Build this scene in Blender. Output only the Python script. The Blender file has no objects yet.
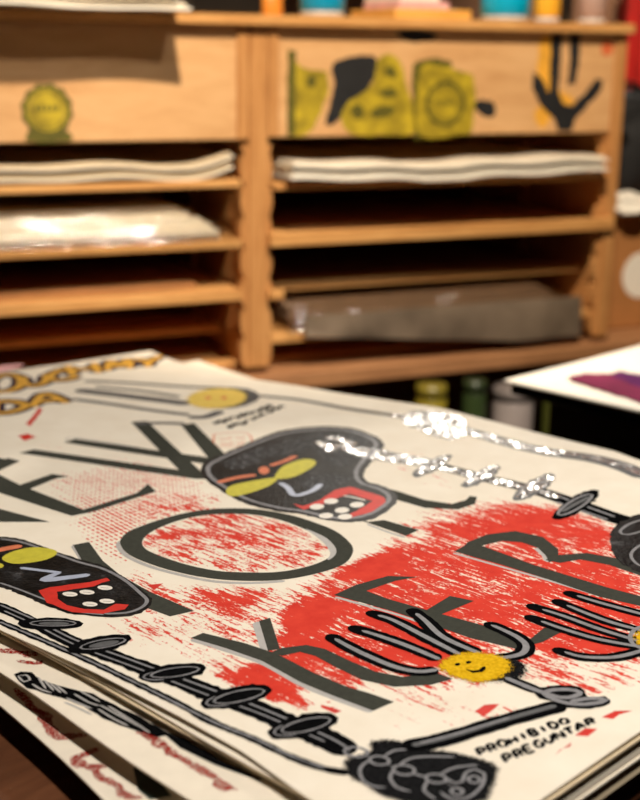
import bpy, bmesh, math, random
from mathutils import Vector, Matrix, noise
from mathutils.geometry import delaunay_2d_cdt
import numpy as np
random.seed(7)
scene = bpy.context.scene
C = scene.collection

# ------------------------------------------------------------------ camera
FPX, PITCH, ROLL, CAMZ = 1302.0, math.radians(15.0), math.radians(0.8), 1.15
_c, _s = math.cos(PITCH), math.sin(PITCH)
FWD = Vector((0, _c, -_s)); _up = Vector((0, _s, _c)); _rt = Vector((1, 0, 0))
RT = math.cos(ROLL)*_rt + math.sin(ROLL)*_up
UP = -math.sin(ROLL)*_rt + math.cos(ROLL)*_up
CAM = Vector((0, 0, CAMZ))
cd = bpy.data.cameras.new('camera'); cam = bpy.data.objects.new('camera', cd); C.objects.link(cam)
cam.matrix_world = Matrix(((RT.x, UP.x, -FWD.x, 0), (RT.y, UP.y, -FWD.y, 0), (RT.z, UP.z, -FWD.z, CAMZ), (0, 0, 0, 1)))
cd.sensor_width = 36; cd.sensor_fit = 'AUTO'; cd.lens = FPX/800*36
cd.clip_start = 0.02; cd.clip_end = 50
cd.dof.use_dof = True; cd.dof.focus_distance = 0.90; cd.dof.aperture_fstop = 5.4
scene.camera = cam

# ------------------------------------------------------------------ world, lights, exposure
w = bpy.data.worlds.new('world'); scene.world = w; w.use_nodes = True
w.node_tree.nodes['Background'].inputs[0].default_value = (1.0, .8, .6, 1)
w.node_tree.nodes['Background'].inputs[1].default_value = .02
scene.view_settings.view_transform = 'Standard'; scene.view_settings.look = 'None'
scene.view_settings.gamma = 1; scene.view_settings.use_curve_mapping = False
scene.view_settings.exposure = 1.1

def spot(name, loc, target, power, col, angle, blend=.5, radius=.04):
    d = bpy.data.lights.new(name, 'SPOT'); d.energy = power; d.color = col
    d.spot_size = math.radians(angle); d.spot_blend = blend; d.shadow_soft_size = radius
    o = bpy.data.objects.new(name, d); C.objects.link(o); o.location = loc
    o.rotation_euler = (Vector(target)-Vector(loc)).to_track_quat('-Z', 'Y').to_euler()
    return o
WARM = (1.0, .84, .64)
spot('track_spot_rack', (.15, .75, 2.62), (.15, 2.25, 1.12), 140, WARM, 56, .7, .035)
spot('track_spot_table', (.85, .45, 2.62), (.0, 1.02, .78), 86, (1.0, .935, .85), 62, .7, .05)
spot('track_spot_back', (.36, 4.2, 2.16), (.1, 1.15, .78), 58, (1.0, .92, .80), 50, .6, .03)
spot('added_jacket_fill', (1.0, 3.1, 2.62), (1.30, 4.4, 1.25), 120, WARM, 60, .7, .04)  # added fill light to brighten the red jacket, not a known fixture

# ------------------------------------------------------------------ helpers
def ray(x, y): return (x-320)/FPX*RT + (400-y)/FPX*UP + FWD
def at_z(x, y, z):
    d = ray(x, y); return CAM + d*((z-CAMZ)/d.z)
def to_px(P):
    v = P-CAM; z = v.dot(FWD); return (320+FPX*v.dot(RT)/z, 400-FPX*v.dot(UP)/z)
YP = math.radians(46.2); WX = Vector((math.cos(YP), math.sin(YP), 0)); UX = Vector((-math.sin(YP), math.cos(YP), 0))
YC = math.radians(24.6); HX = Vector((math.cos(YC), math.sin(YC), 0)); NX = Vector((-math.sin(YC), math.cos(YC), 0))
P0 = Vector((-.1086, 2.1, 0))

def props(o, label=None, cat=None, group=None, kind=None):
    if label: o['label'] = label
    if cat: o['category'] = cat
    if group: o['group'] = group
    if kind: o['kind'] = kind
    return o
def link(name, me, mat=None, parent=None):
    o = bpy.data.objects.new(name, me); C.objects.link(o)
    if mat is not None and me is not None and len(me.materials) == 0: me.materials.append(mat)
    if parent is not None: o.parent = parent
    return o
def empty(name, loc=(0, 0, 0), rz=0):
    o = bpy.data.objects.new(name, None); C.objects.link(o); o.location = loc; o.rotation_euler = (0, 0, rz)
    o.empty_display_size = .05
    return o
def mesh(name, verts, faces, mat, parent=None, smooth=False):
    me = bpy.data.meshes.new(name); me.from_pydata([tuple(v) for v in verts], [], faces); me.update()
    if smooth: me.polygons.foreach_set('use_smooth', [True]*len(me.polygons))
    return link(name, me, mat, parent)
def from_bm(name, bm, mat, parent=None, smooth=False):
    bmesh.ops.recalc_face_normals(bm, faces=bm.faces)
    me = bpy.data.meshes.new(name); bm.to_mesh(me); bm.free()
    if smooth: me.polygons.foreach_set('use_smooth', [True]*len(me.polygons))
    return link(name, me, mat, parent)
def add_box(bm, x0, x1, y0, y1, z0, z1, bev=0.0015):
    r = bmesh.ops.create_cube(bm, size=1)
    vs = r['verts']
    for v in vs: v.co = Vector(((x0+x1)/2+v.co.x*(x1-x0), (y0+y1)/2+v.co.y*(y1-y0), (z0+z1)/2+v.co.z*(z1-z0)))
    if bev:
        es = list({e for v in vs for e in v.link_edges})
        bmesh.ops.bevel(bm, geom=es, offset=bev, segments=1, affect='EDGES')
def box(name, x0, x1, y0, y1, z0, z1, mat, parent=None, bev=0.0015):
    bm = bmesh.new(); add_box(bm, x0, x1, y0, y1, z0, z1, bev); return from_bm(name, bm, mat, parent)
def lathe(name, prof, mat, parent=None, n=28, loc=(0, 0, 0)):
    vs, fs = [], []
    for (r, z) in prof:
        for k in range(n):
            a = 2*math.pi*k/n; vs.append((loc[0]+r*math.cos(a), loc[1]+r*math.sin(a), loc[2]+z))
    m = len(prof)
    for i in range(m-1):
        for k in range(n): fs.append((i*n+k, i*n+(k+1) % n, (i+1)*n+(k+1) % n, (i+1)*n+k))
    if prof[0][0] > 1e-6: fs.append(tuple(range(n))[::-1])
    if prof[-1][0] > 1e-6: fs.append(tuple((m-1)*n+k for k in range(n)))
    o = mesh(name, vs, fs, mat, parent, True)
    return o

# ------------------------------------------------------------------ materials
def srgb(r, g, b):
    f = lambda c: (c/255/12.92) if c/255 <= .04045 else ((c/255+.055)/1.055)**2.4
    return (f(r), f(g), f(b), 1)
def base(name, rough=.6, metal=0, spec=.5):
    m = bpy.data.materials.new(name); m.use_nodes = True; nt = m.node_tree
    b = nt.nodes['Principled BSDF']; b.inputs['Roughness'].default_value = rough
    b.inputs['Metallic'].default_value = metal; b.inputs['Specular IOR Level'].default_value = spec
    return m, nt, b
def N(nt, t, **kw):
    n = nt.nodes.new(t)
    for k, v in kw.items(): setattr(n, k, v)
    return n
def coords(nt, scale=(1, 1, 1), kind='Object'):
    tc = N(nt, 'ShaderNodeTexCoord'); mp = N(nt, 'ShaderNodeMapping'); mp.inputs['Scale'].default_value = scale
    nt.links.new(tc.outputs[kind], mp.inputs['Vector']); return mp.outputs['Vector']
def noise_tex(nt, vec, scale, detail=4, rough=.6, dist=0):
    n = N(nt, 'ShaderNodeTexNoise'); n.inputs['Scale'].default_value = scale; n.inputs['Detail'].default_value = detail
    n.inputs['Roughness'].default_value = rough; n.inputs['Distortion'].default_value = dist
    if vec is not None: nt.links.new(vec, n.inputs['Vector'])
    return n.outputs['Fac']
def ramp(nt, fac, stops):
    r = N(nt, 'ShaderNodeValToRGB'); e = r.color_ramp.elements
    while len(e) < len(stops): e.new(.5)
    for el, (p, c) in zip(e, stops): el.position = p; el.color = c
    nt.links.new(fac, r.inputs['Fac']); return r.outputs['Color']
def math_n(nt, op, a, b=None, clamp=False):
    n = N(nt, 'ShaderNodeMath', operation=op); n.use_clamp = clamp
    for i, v in enumerate((a, b)):
        if v is None: continue
        if isinstance(v, (int, float)): n.inputs[i].default_value = v
        else: nt.links.new(v, n.inputs[i])
    return n.outputs[0]
def mixc(nt, fac, a, b):
    n = N(nt, 'ShaderNodeMix', data_type='RGBA')
    for sock, v in ((n.inputs[0], fac), (n.inputs[6], a), (n.inputs[7], b)):
        if isinstance(v, (tuple, float, int)): sock.default_value = v
        else: nt.links.new(v, sock)
    return n.outputs[2]
def bump(nt, b, fac, strength, dist=.001):
    n = N(nt, 'ShaderNodeBump'); n.inputs['Strength'].default_value = strength; n.inputs['Distance'].default_value = dist
    nt.links.new(fac, n.inputs['Height']); nt.links.new(n.outputs['Normal'], b.inputs['Normal'])
def plain(name, col, rough=.6, var=.12, scale=40, metal=0, bmp=0, spec=.5, stretch=(1, 1, 1)):
    m, nt, b = base(name, rough, metal, spec)
    f = noise_tex(nt, coords(nt, stretch), scale)
    lo = tuple(c*(1-var) for c in col[:3])+(1,); hi = tuple(min(1, c*(1+var)) for c in col[:3])+(1,)
    nt.links.new(ramp(nt, f, [(.3, lo), (.7, hi)]), b.inputs['Base Color'])
    if bmp: bump(nt, b, f, bmp)
    return m
def wood(name, c0, c1, c2, stretch=(1.2, 14, 14), rough=.55):
    m, nt, b = base(name, rough, 0, .35)
    v = coords(nt, stretch)
    g = noise_tex(nt, v, 6, 5, .65, .6); fine = noise_tex(nt, v, 30, 3, .6)
    f = math_n(nt, 'ADD', math_n(nt, 'MULTIPLY', g, .75), math_n(nt, 'MULTIPLY', fine, .25))
    nt.links.new(ramp(nt, f, [(.28, c0), (.5, c1), (.72, c2)]), b.inputs['Base Color'])
    bump(nt, b, f, .15)
    return m
PINE = wood('pine_wood', srgb(168, 112, 60), srgb(206, 150, 88), srgb(226, 176, 112))
PINE_V = wood('pine_wood_upright', srgb(160, 104, 56), srgb(192, 136, 80), srgb(210, 156, 98), (14, 14, 1.2))
PLY = wood('plywood_panel', srgb(196, 146, 94), srgb(214, 166, 114), srgb(228, 184, 132), (1.0, 8, 5), .6)
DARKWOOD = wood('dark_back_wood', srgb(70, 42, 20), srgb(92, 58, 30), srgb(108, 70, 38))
TABLEWOOD = wood('table_wood', srgb(66, 40, 26), srgb(92, 56, 36), srgb(112, 70, 46), (1, 9, 9), .35)
PAPER = plain('cream_paper', srgb(238, 226, 206), .75, .04, 60, spec=.2)
PAPERW = plain('white_paper', srgb(244, 238, 226), .7, .03, 60, spec=.2)
PAPEREDGE = plain('aged_paper', srgb(226, 206, 172), .8, .08, 50, spec=.2)
KRAFT = plain('kraft_board', srgb(160, 112, 70), .8, .1, 30, spec=.2)
BOX = plain('cardboard', srgb(176, 120, 70), .8, .08, 20, spec=.2)
INKGREY = plain('charcoal_letter_ink', srgb(64, 65, 58), .8, .12, 220, spec=.02)
SHADOWGREY = plain('pale_grey_ink', srgb(176, 172, 168), .6, .08, 160, spec=.3)
BLACK = plain('black_marker_ink', srgb(14, 14, 15), .7, .35, 260, spec=.0)
def spray(name, c0, c1, rough=.7, scale=420, soft=1.0):
    # sprayed paint: breaks into droplets towards the outline (attribute 'rim' runs 0 at the outline to 1 inside)
    m, nt, b = base(name, rough, 0, .0)
    v = coords(nt); f = noise_tex(nt, v, scale, 3, .7)
    nt.links.new(ramp(nt, noise_tex(nt, v, scale*.5, 3), [(.3, c0), (.7, c1)]), b.inputs['Base Color'])
    a = N(nt, 'ShaderNodeAttribute', attribute_name='rim')
    k = math_n(nt, 'MULTIPLY', math_n(nt, 'SUBTRACT', f, .36), 3.2)
    k = math_n(nt, 'MULTIPLY', math_n(nt, 'SUBTRACT', math_n(nt, 'MULTIPLY', a.outputs['Fac'], 1.7), k), 5, True)
    out = nt.nodes['Material Output']; mx = N(nt, 'ShaderNodeMixShader'); tr = N(nt, 'ShaderNodeBsdfTransparent')
    nt.links.new(k, mx.inputs[0]); nt.links.new(tr.outputs[0], mx.inputs[1]); nt.links.new(b.outputs[0], mx.inputs[2]); nt.links.new(mx.outputs[0], out.inputs[0])
    return m
BLACKSPRAY = spray('black_spray_ink', srgb(14, 14, 15), srgb(36, 36, 37), .7, 800)
GREYLINE = plain('grey_paint_pen', srgb(128, 127, 130), .6, .2, 200, spec=.2)
MIDGREY = plain('mid_grey_paint_pen', srgb(84, 85, 87), .6, .2, 200, spec=.2)
BLUEGREY = plain('pale_blue_paint', srgb(168, 176, 196), .5, .1, 120)
YELLOW = plain('yellow_eye_paint', srgb(198, 188, 58), .55, .12, 140, spec=.12)
GOLD = plain('gold_letter_paint', srgb(222, 168, 66), .55, .18, 90, spec=.12)
PURPLE = plain('plum_outline_paint', srgb(48, 32, 52), .55, .2, 90, spec=.12)
ORANGE = plain('orange_paint', srgb(214, 120, 84), .6, .1, 120, spec=.12)
REDP = plain('red_paint', srgb(206, 44, 34), .55, .12, 120, spec=.12)
TOOTH = plain('tooth_white_paint', srgb(232, 224, 212), .6, .05, 120)
PINKWASH = plain('pink_wash', srgb(236, 176, 176), .7, .15, 40)
def silver_mat():
    # metallic flakes: every cell tilts its own way, so single flakes flash in the lamps
    m, nt, b = base('silver_glitter_paint', .2, .6, .5)
    v = coords(nt); vo = N(nt, 'ShaderNodeTexVoronoi'); vo.inputs['Scale'].default_value = 480; nt.links.new(v, vo.inputs['Vector'])
    sub = N(nt, 'ShaderNodeVectorMath', operation='SUBTRACT'); nt.links.new(vo.outputs['Color'], sub.inputs[0]); sub.inputs[1].default_value = (.5, .5, .5)
    sc = N(nt, 'ShaderNodeVectorMath', operation='SCALE'); nt.links.new(sub.outputs[0], sc.inputs[0]); sc.inputs['Scale'].default_value = .42
    ge = N(nt, 'ShaderNodeNewGeometry'); ad = N(nt, 'ShaderNodeVectorMath', operation='ADD'); nt.links.new(sc.outputs[0], ad.inputs[0]); nt.links.new(ge.outputs['Normal'], ad.inputs[1])
    no = N(nt, 'ShaderNodeVectorMath', operation='NORMALIZE'); nt.links.new(ad.outputs[0], no.inputs[0]); nt.links.new(no.outputs[0], b.inputs['Normal'])
    nt.links.new(ramp(nt, noise_tex(nt, v, 120, 3), [(.35, srgb(112, 113, 116)), (.65, srgb(206, 206, 206))]), b.inputs['Base Color'])
    return m
SILVER = silver_mat()
def gloss_black():
    m, nt, b = base('glossy_black_paint', .4, 0, .03)
    v = coords(nt); f = noise_tex(nt, v, 260, 3, .7)
    nt.links.new(ramp(nt, noise_tex(nt, v, 35, 5, .75), [(.45, srgb(9, 9, 10)), (.60, srgb(30, 30, 32)), (.72, srgb(88, 88, 90))]), b.inputs['Base Color'])
    bump(nt, b, f, .55, .0012); return m
GLOSSBLACK = gloss_black()
SMILE = spray('yellow_spray_paint', srgb(200, 152, 16), srgb(238, 194, 40), .7, 800)
def dry(name, col, thr, scale):
    """dry crayon: covers the paper in grains only"""
    m, nt, b = base(name, .9, 0, 0)
    v = coords(nt); b.inputs['Base Color'].default_value = col
    nt.links.new(ramp(nt, noise_tex(nt, v, scale*.4, 3), [(.3, tuple(c*.7 for c in col[:3])+(1,)), (.7, col)]), b.inputs['Base Color'])
    k = math_n(nt, 'MULTIPLY', math_n(nt, 'SUBTRACT', noise_tex(nt, v, scale, 4, .75), thr), 12, True)
    out = nt.nodes['Material Output']; mx = N(nt, 'ShaderNodeMixShader'); tr = N(nt, 'ShaderNodeBsdfTransparent')
    nt.links.new(k, mx.inputs[0]); nt.links.new(tr.outputs[0], mx.inputs[1]); nt.links.new(b.outputs[0], mx.inputs[2]); nt.links.new(mx.outputs[0], out.inputs[0])
    return m
CRAYON = dry('red_crayon', srgb(168, 38, 30), .44, 700)

def poster_mat():
    m, nt, b = base('printed_poster_paper', .8, 0, .1)
    tc = N(nt, 'ShaderNodeTexCoord')
    def mp(scale, rot=0):
        q = N(nt, 'ShaderNodeMapping'); q.inputs['Scale'].default_value = scale; q.inputs['Rotation'].default_value = (0, 0, rot)
        nt.links.new(tc.outputs['Object'], q.inputs['Vector']); return q.outputs['Vector']
    streak = noise_tex(nt, mp((250, 36, 1)), 1.0, 5, .72, .5)
    blot = noise_tex(nt, mp((24, 20, 1)), 1.0, 4, .65, .3)
    fine = noise_tex(nt, mp((520, 300, 1)), 1.0, 3, .7)
    n = math_n(nt, 'ADD', math_n(nt, 'MULTIPLY', streak, .52), math_n(nt, 'MULTIPLY', blot, .24))
    n = math_n(nt, 'ADD', n, math_n(nt, 'MULTIPLY', fine, .24))
    n = math_n(nt, 'MULTIPLY', math_n(nt, 'SUBTRACT', n, .33), 1/.34)            # about 0..1
    at = N(nt, 'ShaderNodeAttribute', attribute_name='red'); ah = N(nt, 'ShaderNodeAttribute', attribute_name='hatch')
    mask = math_n(nt, 'MULTIPLY', math_n(nt, 'SUBTRACT', at.outputs['Fac'], n), 14, True)
    # woven dot hatch
    def wave(scale, rot):
        wv = N(nt, 'ShaderNodeTexWave', wave_type='BANDS', bands_direction='X'); wv.inputs['Scale'].default_value = 1
        wv.inputs['Distortion'].default_value = 1.2; wv.inputs['Detail'].default_value = 2; wv.inputs['Detail Scale'].default_value = 3
        nt.links.new(mp((scale, scale, scale), rot), wv.inputs['Vector']); return wv.outputs['Fac']
    h = math_n(nt, 'MULTIPLY', wave(70, .12), math_n(nt, 'ADD', math_n(nt, 'MULTIPLY', wave(44, 1.62), .5), .5))
    h = math_n(nt, 'MULTIPLY', math_n(nt, 'SUBTRACT', math_n(nt, 'MULTIPLY', h, ah.outputs['Fac']), math_n(nt, 'ADD', math_n(nt, 'MULTIPLY', n, .9), .02)), 8, True)
    mask = math_n(nt, 'MAXIMUM', mask, h)
    paper = ramp(nt, noise_tex(nt, mp((30, 30, 30)), 1, 5), [(.3, srgb(236, 224, 204)), (.7, srgb(244, 234, 216))])
    red = ramp(nt, noise_tex(nt, mp((60, 60, 60)), 1, 4), [(.3, srgb(206, 50, 36)), (.7, srgb(222, 66, 48))])
    nt.links.new(mixc(nt, mask, paper, red), b.inputs['Base Color']); return m
POSTER = poster_mat()

# ------------------------------------------------------------------ the room
FLOORM = plain('dark_floor', srgb(46, 36, 30), .5, .25, 6)
WALLM = plain('brown_wall', srgb(120, 84, 60), .8, .1, 8)
CEILM = plain('dim_ceiling', srgb(150, 130, 110), .85, .05, 6)
def struct(o): o['kind'] = 'structure'; return o
struct(box('floor', -3, 3.2, -2.4, 4.6, -.08, 0, FLOORM, bev=0))
struct(box('ceiling', -3, 3.2, -2.4, 4.6, 2.8, 2.88, CEILM, bev=0))
struct(box('wall_back', -3, 3.2, 4.5, 4.6, 0, 2.8, WALLM, bev=0))
struct(box('wall_left', -3.1, -3, -2.4, 4.6, 0, 2.8, WALLM, bev=0))
struct(box('wall_right', 3.1, 3.2, -2.4, 4.5, 0, 2.8, WALLM, bev=0))
struct(box('wall_front', -3, 3.1, -2.5, -2.4, 0, 2.8, WALLM, bev=0))

# ------------------------------------------------------------------ work table under the print stack
def wu(wv, uv, z=0): return WX*wv + UX*uv + Vector((0, 0, z))
TZ = .7475
tc0 = wu(.66, .80)
table = props(empty('work_table', (tc0.x, tc0.y, 0), YP), 'brown wooden table carrying the stack of large art prints', 'table')
# local x = w, local y = u ; boards run along u
for k in range(6):
    x0 = -.56+k*.149
    box('plank', x0+.0012, x0+.1478, -.46, .45, TZ-.03, TZ, TABLEWOOD, table, .002)
box('apron', -.50, .27, -.41, -.39, TZ-.11, TZ-.031, TABLEWOOD, table); box('apron', -.50, .27, .38, .40, TZ-.11, TZ-.031, TABLEWOOD, table)
for sx in (-.53, .27):
    for sy in (-.43, .37): box('leg', sx, sx+.05, sy, sy+.05, 0, TZ-.031, TABLEWOOD, table, .003)

# ------------------------------------------------------------------ the stack of prints
PZ = .78
def interp(x, pts):
    pts = sorted(pts)
    if x <= pts[0][0]: return pts[0][1]
    for (a, va), (b, vb) in zip(pts, pts[1:]):
        if x <= b: t = (x-a)/(b-a); return va+(vb-va)*t
    return pts[-1][1]
NEARE = [(.327, .424), (.41, .425), (.47, .432), (.52, .432), (.6, .430), (.69, .423), (.9, .425), (1.30, .428)]
FARE = [(.327, 1.058), (.55, 1.058), (.594, 1.0585), (.627, 1.066), (.674, 1.063), (.718, 1.062), (.788, 1.064), (.844, 1.066), (.89, 1.054), (.955, 1.036), (1.014, 1.024), (1.089, 1.001), (1.206, 1.0), (1.274, 1.015), (1.32, 1.02)]
TOPE = [(.42, 1.30), (.813, 1.302), (.888, 1.289), (1.02, 1.274)]
def wave_top(wv, uv):
    return .0007*math.sin(9*wv+6*uv)+.0005*math.sin(15*uv-4*wv+1)
def sheet(name, mat, z, nearf, farf, u0, u1f, wave, thick=.0006, nw=40, nu=60, parent=None, org=None, rot=YP):
    """a real sheet with thickness; verts stored relative to org (world xy) rotated by rot"""
    vs = []
    Rm = Matrix.Rotation(-rot, 3, 'Z'); org = org or Vector((0, 0, 0))
    for zi in (0, -thick):
        for j in range(nu+1):
            for i in range(nw+1):
                s = i/nw; t = j/nu
                u = u0+t*(1.29-u0); ww = nearf(u)+s*(farf(u)-nearf(u)); u = u0+t*(u1f(ww)-u0)
                ww = nearf(u)+s*(farf(u)-nearf(u))
                vs.append(Rm @ (wu(ww, u, z+wave(ww, u)+zi)-org))
    n = (nw+1)*(nu+1); fs = []
    q = lambda i, j: j*(nw+1)+i
    for j in range(nu):
        for i in range(nw):
            fs.append((q(i, j), q(i+1, j), q(i+1, j+1), q(i, j+1)))
            fs.append((n+q(i, j), n+q(i, j+1), n+q(i+1, j+1), n+q(i+1, j)))
    for i in range(nw):
        fs.append((q(i, 0), n+q(i, 0), n+q(i+1, 0), q(i+1, 0))); fs.append((q(i, nu), q(i+1, nu), n+q(i+1, nu), n+q(i, nu)))
    for j in range(nu):
        fs.append((q(0, j), q(0, j+1), n+q(0, j+1), n+q(0, j))); fs.append((q(nw, j), n+q(nw, j), n+q(nw, j+1), q(nw, j+1)))
    return mesh(name, vs, fs, mat, parent, False)

pc = wu(.73, .80)
poster = props(empty('poster_print', (pc.x, pc.y, PZ), YP), 'top poster of the stack lettered NEW YORKER with black skull heads and red ink', 'poster')
porg = Vector((pc.x, pc.y, PZ))
psheet = sheet('paper_sheet', POSTER, PZ, lambda u: interp(u, NEARE), lambda u: interp(u, FARE), .327, lambda x: interp(x, TOPE), wave_top, .0006, 80, 126, poster, porg)

# densities of the red print, as soft regions on the sheet
def sd_poly(p, poly):
    x, y = p; ins = False; dmin = 1e9; n = len(poly)
    for i in range(n):
        x1, y1 = poly[i]; x2, y2 = poly[(i+1) % n]
        dx, dy = x2-x1, y2-y1; t = max(0, min(1, ((x-x1)*dx+(y-y1)*dy)/(dx*dx+dy*dy+1e-9)))
        dmin = min(dmin, math.hypot(x-x1-t*dx, y-y1-t*dy))
        if (y1 > y) != (y2 > y) and x < (x2-x1)*(y-y1)/(y2-y1)+x1: ins = not ins
    return dmin if ins else -dmin
def onp(x, y):
    """photograph point -> (w,u) on the poster's sheet"""
    z = PZ
    for _ in range(4):
        P = at_z(x, y, z); z = PZ+wave_top(P.dot(WX), P.dot(UX))
    return (P.dot(WX), P.dot(UX))
REDS = [
    (.47, .022, [(118, 556), (150, 572), (200, 584), (260, 586), (330, 577), (362, 540), (420, 503), (500, 490), (670, 520), (670, 690), (600, 702), (520, 692), (440, 702), (380, 716), (305, 714), (200, 678), (150, 645), (110, 610)]),
    (.40, .03, [(60, 600), (130, 600), (210, 670), (160, 668), (90, 640)]),
    (.42, .03, [(340, 700), (440, 690), (600, 695), (610, 715), (500, 738), (400, 735)]),
    # density, softness in metres, outline
    (.68, .030, [(300, 575), (345, 558), (400, 535), (450, 508), (490, 497), (540, 500), (600, 515), (670, 535), (670, 680), (600, 668), (540, 664), (515, 652), (450, 688), (400, 688), (340, 697), (305, 712), (260, 700), (198, 679), (215, 663), (250, 650), (258, 610)]),
    (1.0, .02, [(272, 612), (290, 600), (350, 594), (345, 625), (318, 636), (283, 638), (272, 628)]),
    (.9, .025, [(340, 560), (400, 538), (432, 560), (400, 592), (345, 588), (320, 574)]),
    (.78, .03, [(430, 525), (490, 500), (620, 525), (650, 560), (560, 540), (480, 545), (440, 545)]),
    (.82, .03, [(330, 600), (420, 600), (520, 650), (430, 685), (340, 650)]),
    (.9, .015, [(205, 672), (262, 660), (330, 705), (303, 714), (240, 692)]),
    (.72, .03, [(490, 600), (660, 590), (660, 655), (560, 640)]),
    (.56, .010, [(132, 545), (150, 527), (205, 512), (250, 511), (305, 525), (340, 550), (310, 570), (240, 577), (180, 567), (140, 554)]),
    (.64, .03, [(120, 560), (180, 578), (300, 585), (270, 620), (250, 640), (200, 620), (150, 590)]),
    (.50, .03, [(100, 590), (180, 620), (250, 640), (220, 665), (150, 655), (90, 630)]),
    (.38, .02, [(70, 520), (120, 560), (145, 600), (110, 560), (75, 530)]),
    (.42, .03, [(380, 690), (520, 690), (600, 720), (500, 730), (400, 725)]),
    (.60, .03, [(540, 655), (660, 650), (660, 690), (600, 690)]),
    (.52, .03, [(110, 485), (230, 490), (230, 512), (140, 530), (100, 520)]),
    (.34, .02, [(405, 440), (450, 450), (470, 495), (420, 490), (380, 470)]),
    (.46, .015, [(110, 488), (135, 484), (142, 496), (120, 500)]),
    (.36, .03, [(10, 425), (60, 440), (130, 455), (60, 455), (10, 450)]),
]
HATCH = [
    (1.15, .02, [(70, 520), (130, 500), (180, 490), (225, 495), (150, 520), (120, 545), (125, 565), (100, 550)]),
    (.8, .03, [(40, 480), (120, 455), (200, 470), (215, 495), (120, 530), (60, 510)]),
    (.5, .03, [(100, 630), (150, 610), (200, 640), (190, 665), (140, 660)]),
]
def regs(L): return [(d, s, [onp(*p) for p in poly]) for d, s, poly in L]
R1, R2 = regs(REDS), regs(HATCH)
def dens(L, p, deflt):
    v = deflt
    for d, s, poly in L:
        x0 = min(q[0] for q in poly)-s; x1 = max(q[0] for q in poly)+s; y0 = min(q[1] for q in poly)-s; y1 = max(q[1] for q in poly)+s
        if not (x0 < p[0] < x1 and y0 < p[1] < y1): continue
        t = max(0, min(1, (sd_poly(p, poly)+s)/(2*s))); t = t*t*(3-2*t)
        v = max(v, deflt+(d-deflt)*t)
    return v
me = psheet.data
ar = me.attributes.new('red', 'FLOAT', 'POINT'); ah = me.attributes.new('hatch', 'FLOAT', 'POINT')
Rp = Matrix.Rotation(YP, 3, 'Z')
for i, v in enumerate(me.vertices):
    W = Rp @ v.co + porg; p = (W.dot(WX), W.dot(UX))
    ar.data[i].value = dens(R1, p, -.3); ah.data[i].value = dens(R2, p, 0)

# ------------------------------------------------------------------ ink shapes on a sheet
class Sheet:
    def __init__(self, root, z, wave):
        self.root, self.z, self.wave = root, z, wave
        self.Ri = Matrix.Rotation(-root.rotation_euler.z, 3, 'Z'); self.org = Vector(root.location)
    def on(self, x, y):
        z = self.z
        for _ in range(4):
            P = at_z(x, y, z); z = self.z+self.wave(P.dot(WX), P.dot(UX))
        return Vector((P.dot(WX), P.dot(UX)))
    def loc(self, p, lift):
        return self.Ri @ (wu(p[0], p[1], self.z+self.wave(p[0], p[1])+lift)-self.org)
def catmull(P, closed=False, step=.003):
    if len(P) < 3 and not closed:
        out = []; n = max(1, int((P[1]-P[0]).length/step))
        return [P[0].lerp(P[1], k/n) for k in range(n+1)]
    n = len(P); out = []
    rng = range(n) if closed else range(n-1)
    for i in rng:
        if closed: a, b, c, d = P[(i-1) % n], P[i], P[(i+1) % n], P[(i+2) % n]
        else: a, b, c, d = P[max(i-1, 0)], P[i], P[i+1], P[min(i+2, n-1)]
        m = max(1, int((c-b).length/step))
        for k in range(m):
            t = k/m
            out.append(.5*((2*b)+(c-a)*t+(2*a-5*b+4*c-d)*t*t+(3*b-a-3*c+d)*t**3))
    if not closed: out.append(P[-1].copy())
    return out
def densify(P, step):
    out = []; n = len(P)
    for i in range(n):
        a, b = P[i], P[(i+1) % n]; m = max(1, int((b-a).length/step))
        out += [a.lerp(b, k/m) for k in range(m)]
    return out
LIFT = .00005
def poly(S, name, pts, mat, lvl=1, smooth=False, parent=None, jit=0.0, px=True, rim=0):
    P = [S.on(*p) for p in pts] if px else [Vector(p) for p in pts]
    P = catmull(P, True, .003) if smooth else densify(P, .006)
    if jit:
        P = [p+Vector((random.gauss(0, jit), random.gauss(0, jit))) for p in P]
    n = len(P)
    x0 = min(p.x for p in P); x1 = max(p.x for p in P); y0 = min(p.y for p in P); y1 = max(p.y for p in P)
    pts2 = list(P); g = .005 if rim else .014
    tup = [(p.x, p.y) for p in P]
    yy = y0+g/2
    while yy < y1:
        xx = x0+g/2
        while xx < x1:
            if sd_poly((xx, yy), tup) > .003: pts2.append(Vector((xx, yy)))
            xx += g
        yy += g
    r = delaunay_2d_cdt(pts2, [(i, (i+1) % n) for i in range(n)], [], 1, 1e-6)
    vs = [S.loc(p, lvl*LIFT) for p in r[0]]
    fs = []
    for f in r[2]:
        a, b, c = [r[0][k] for k in f[:3]]
        cr = (b-a).cross(c-a) if hasattr((b-a), 'cross') else 0
        f = list(f)
        if cr < 0: f = f[::-1]
        fs.append(f)
    o = mesh(name, vs, fs, mat, parent or S.root)
    if rim:
        at = o.data.attributes.new('rim', 'FLOAT', 'POINT')
        for i, p in enumerate(r[0]): at.data[i].value = min(1, max(0, sd_poly((p.x, p.y), tup))/rim)
    return o
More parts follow.
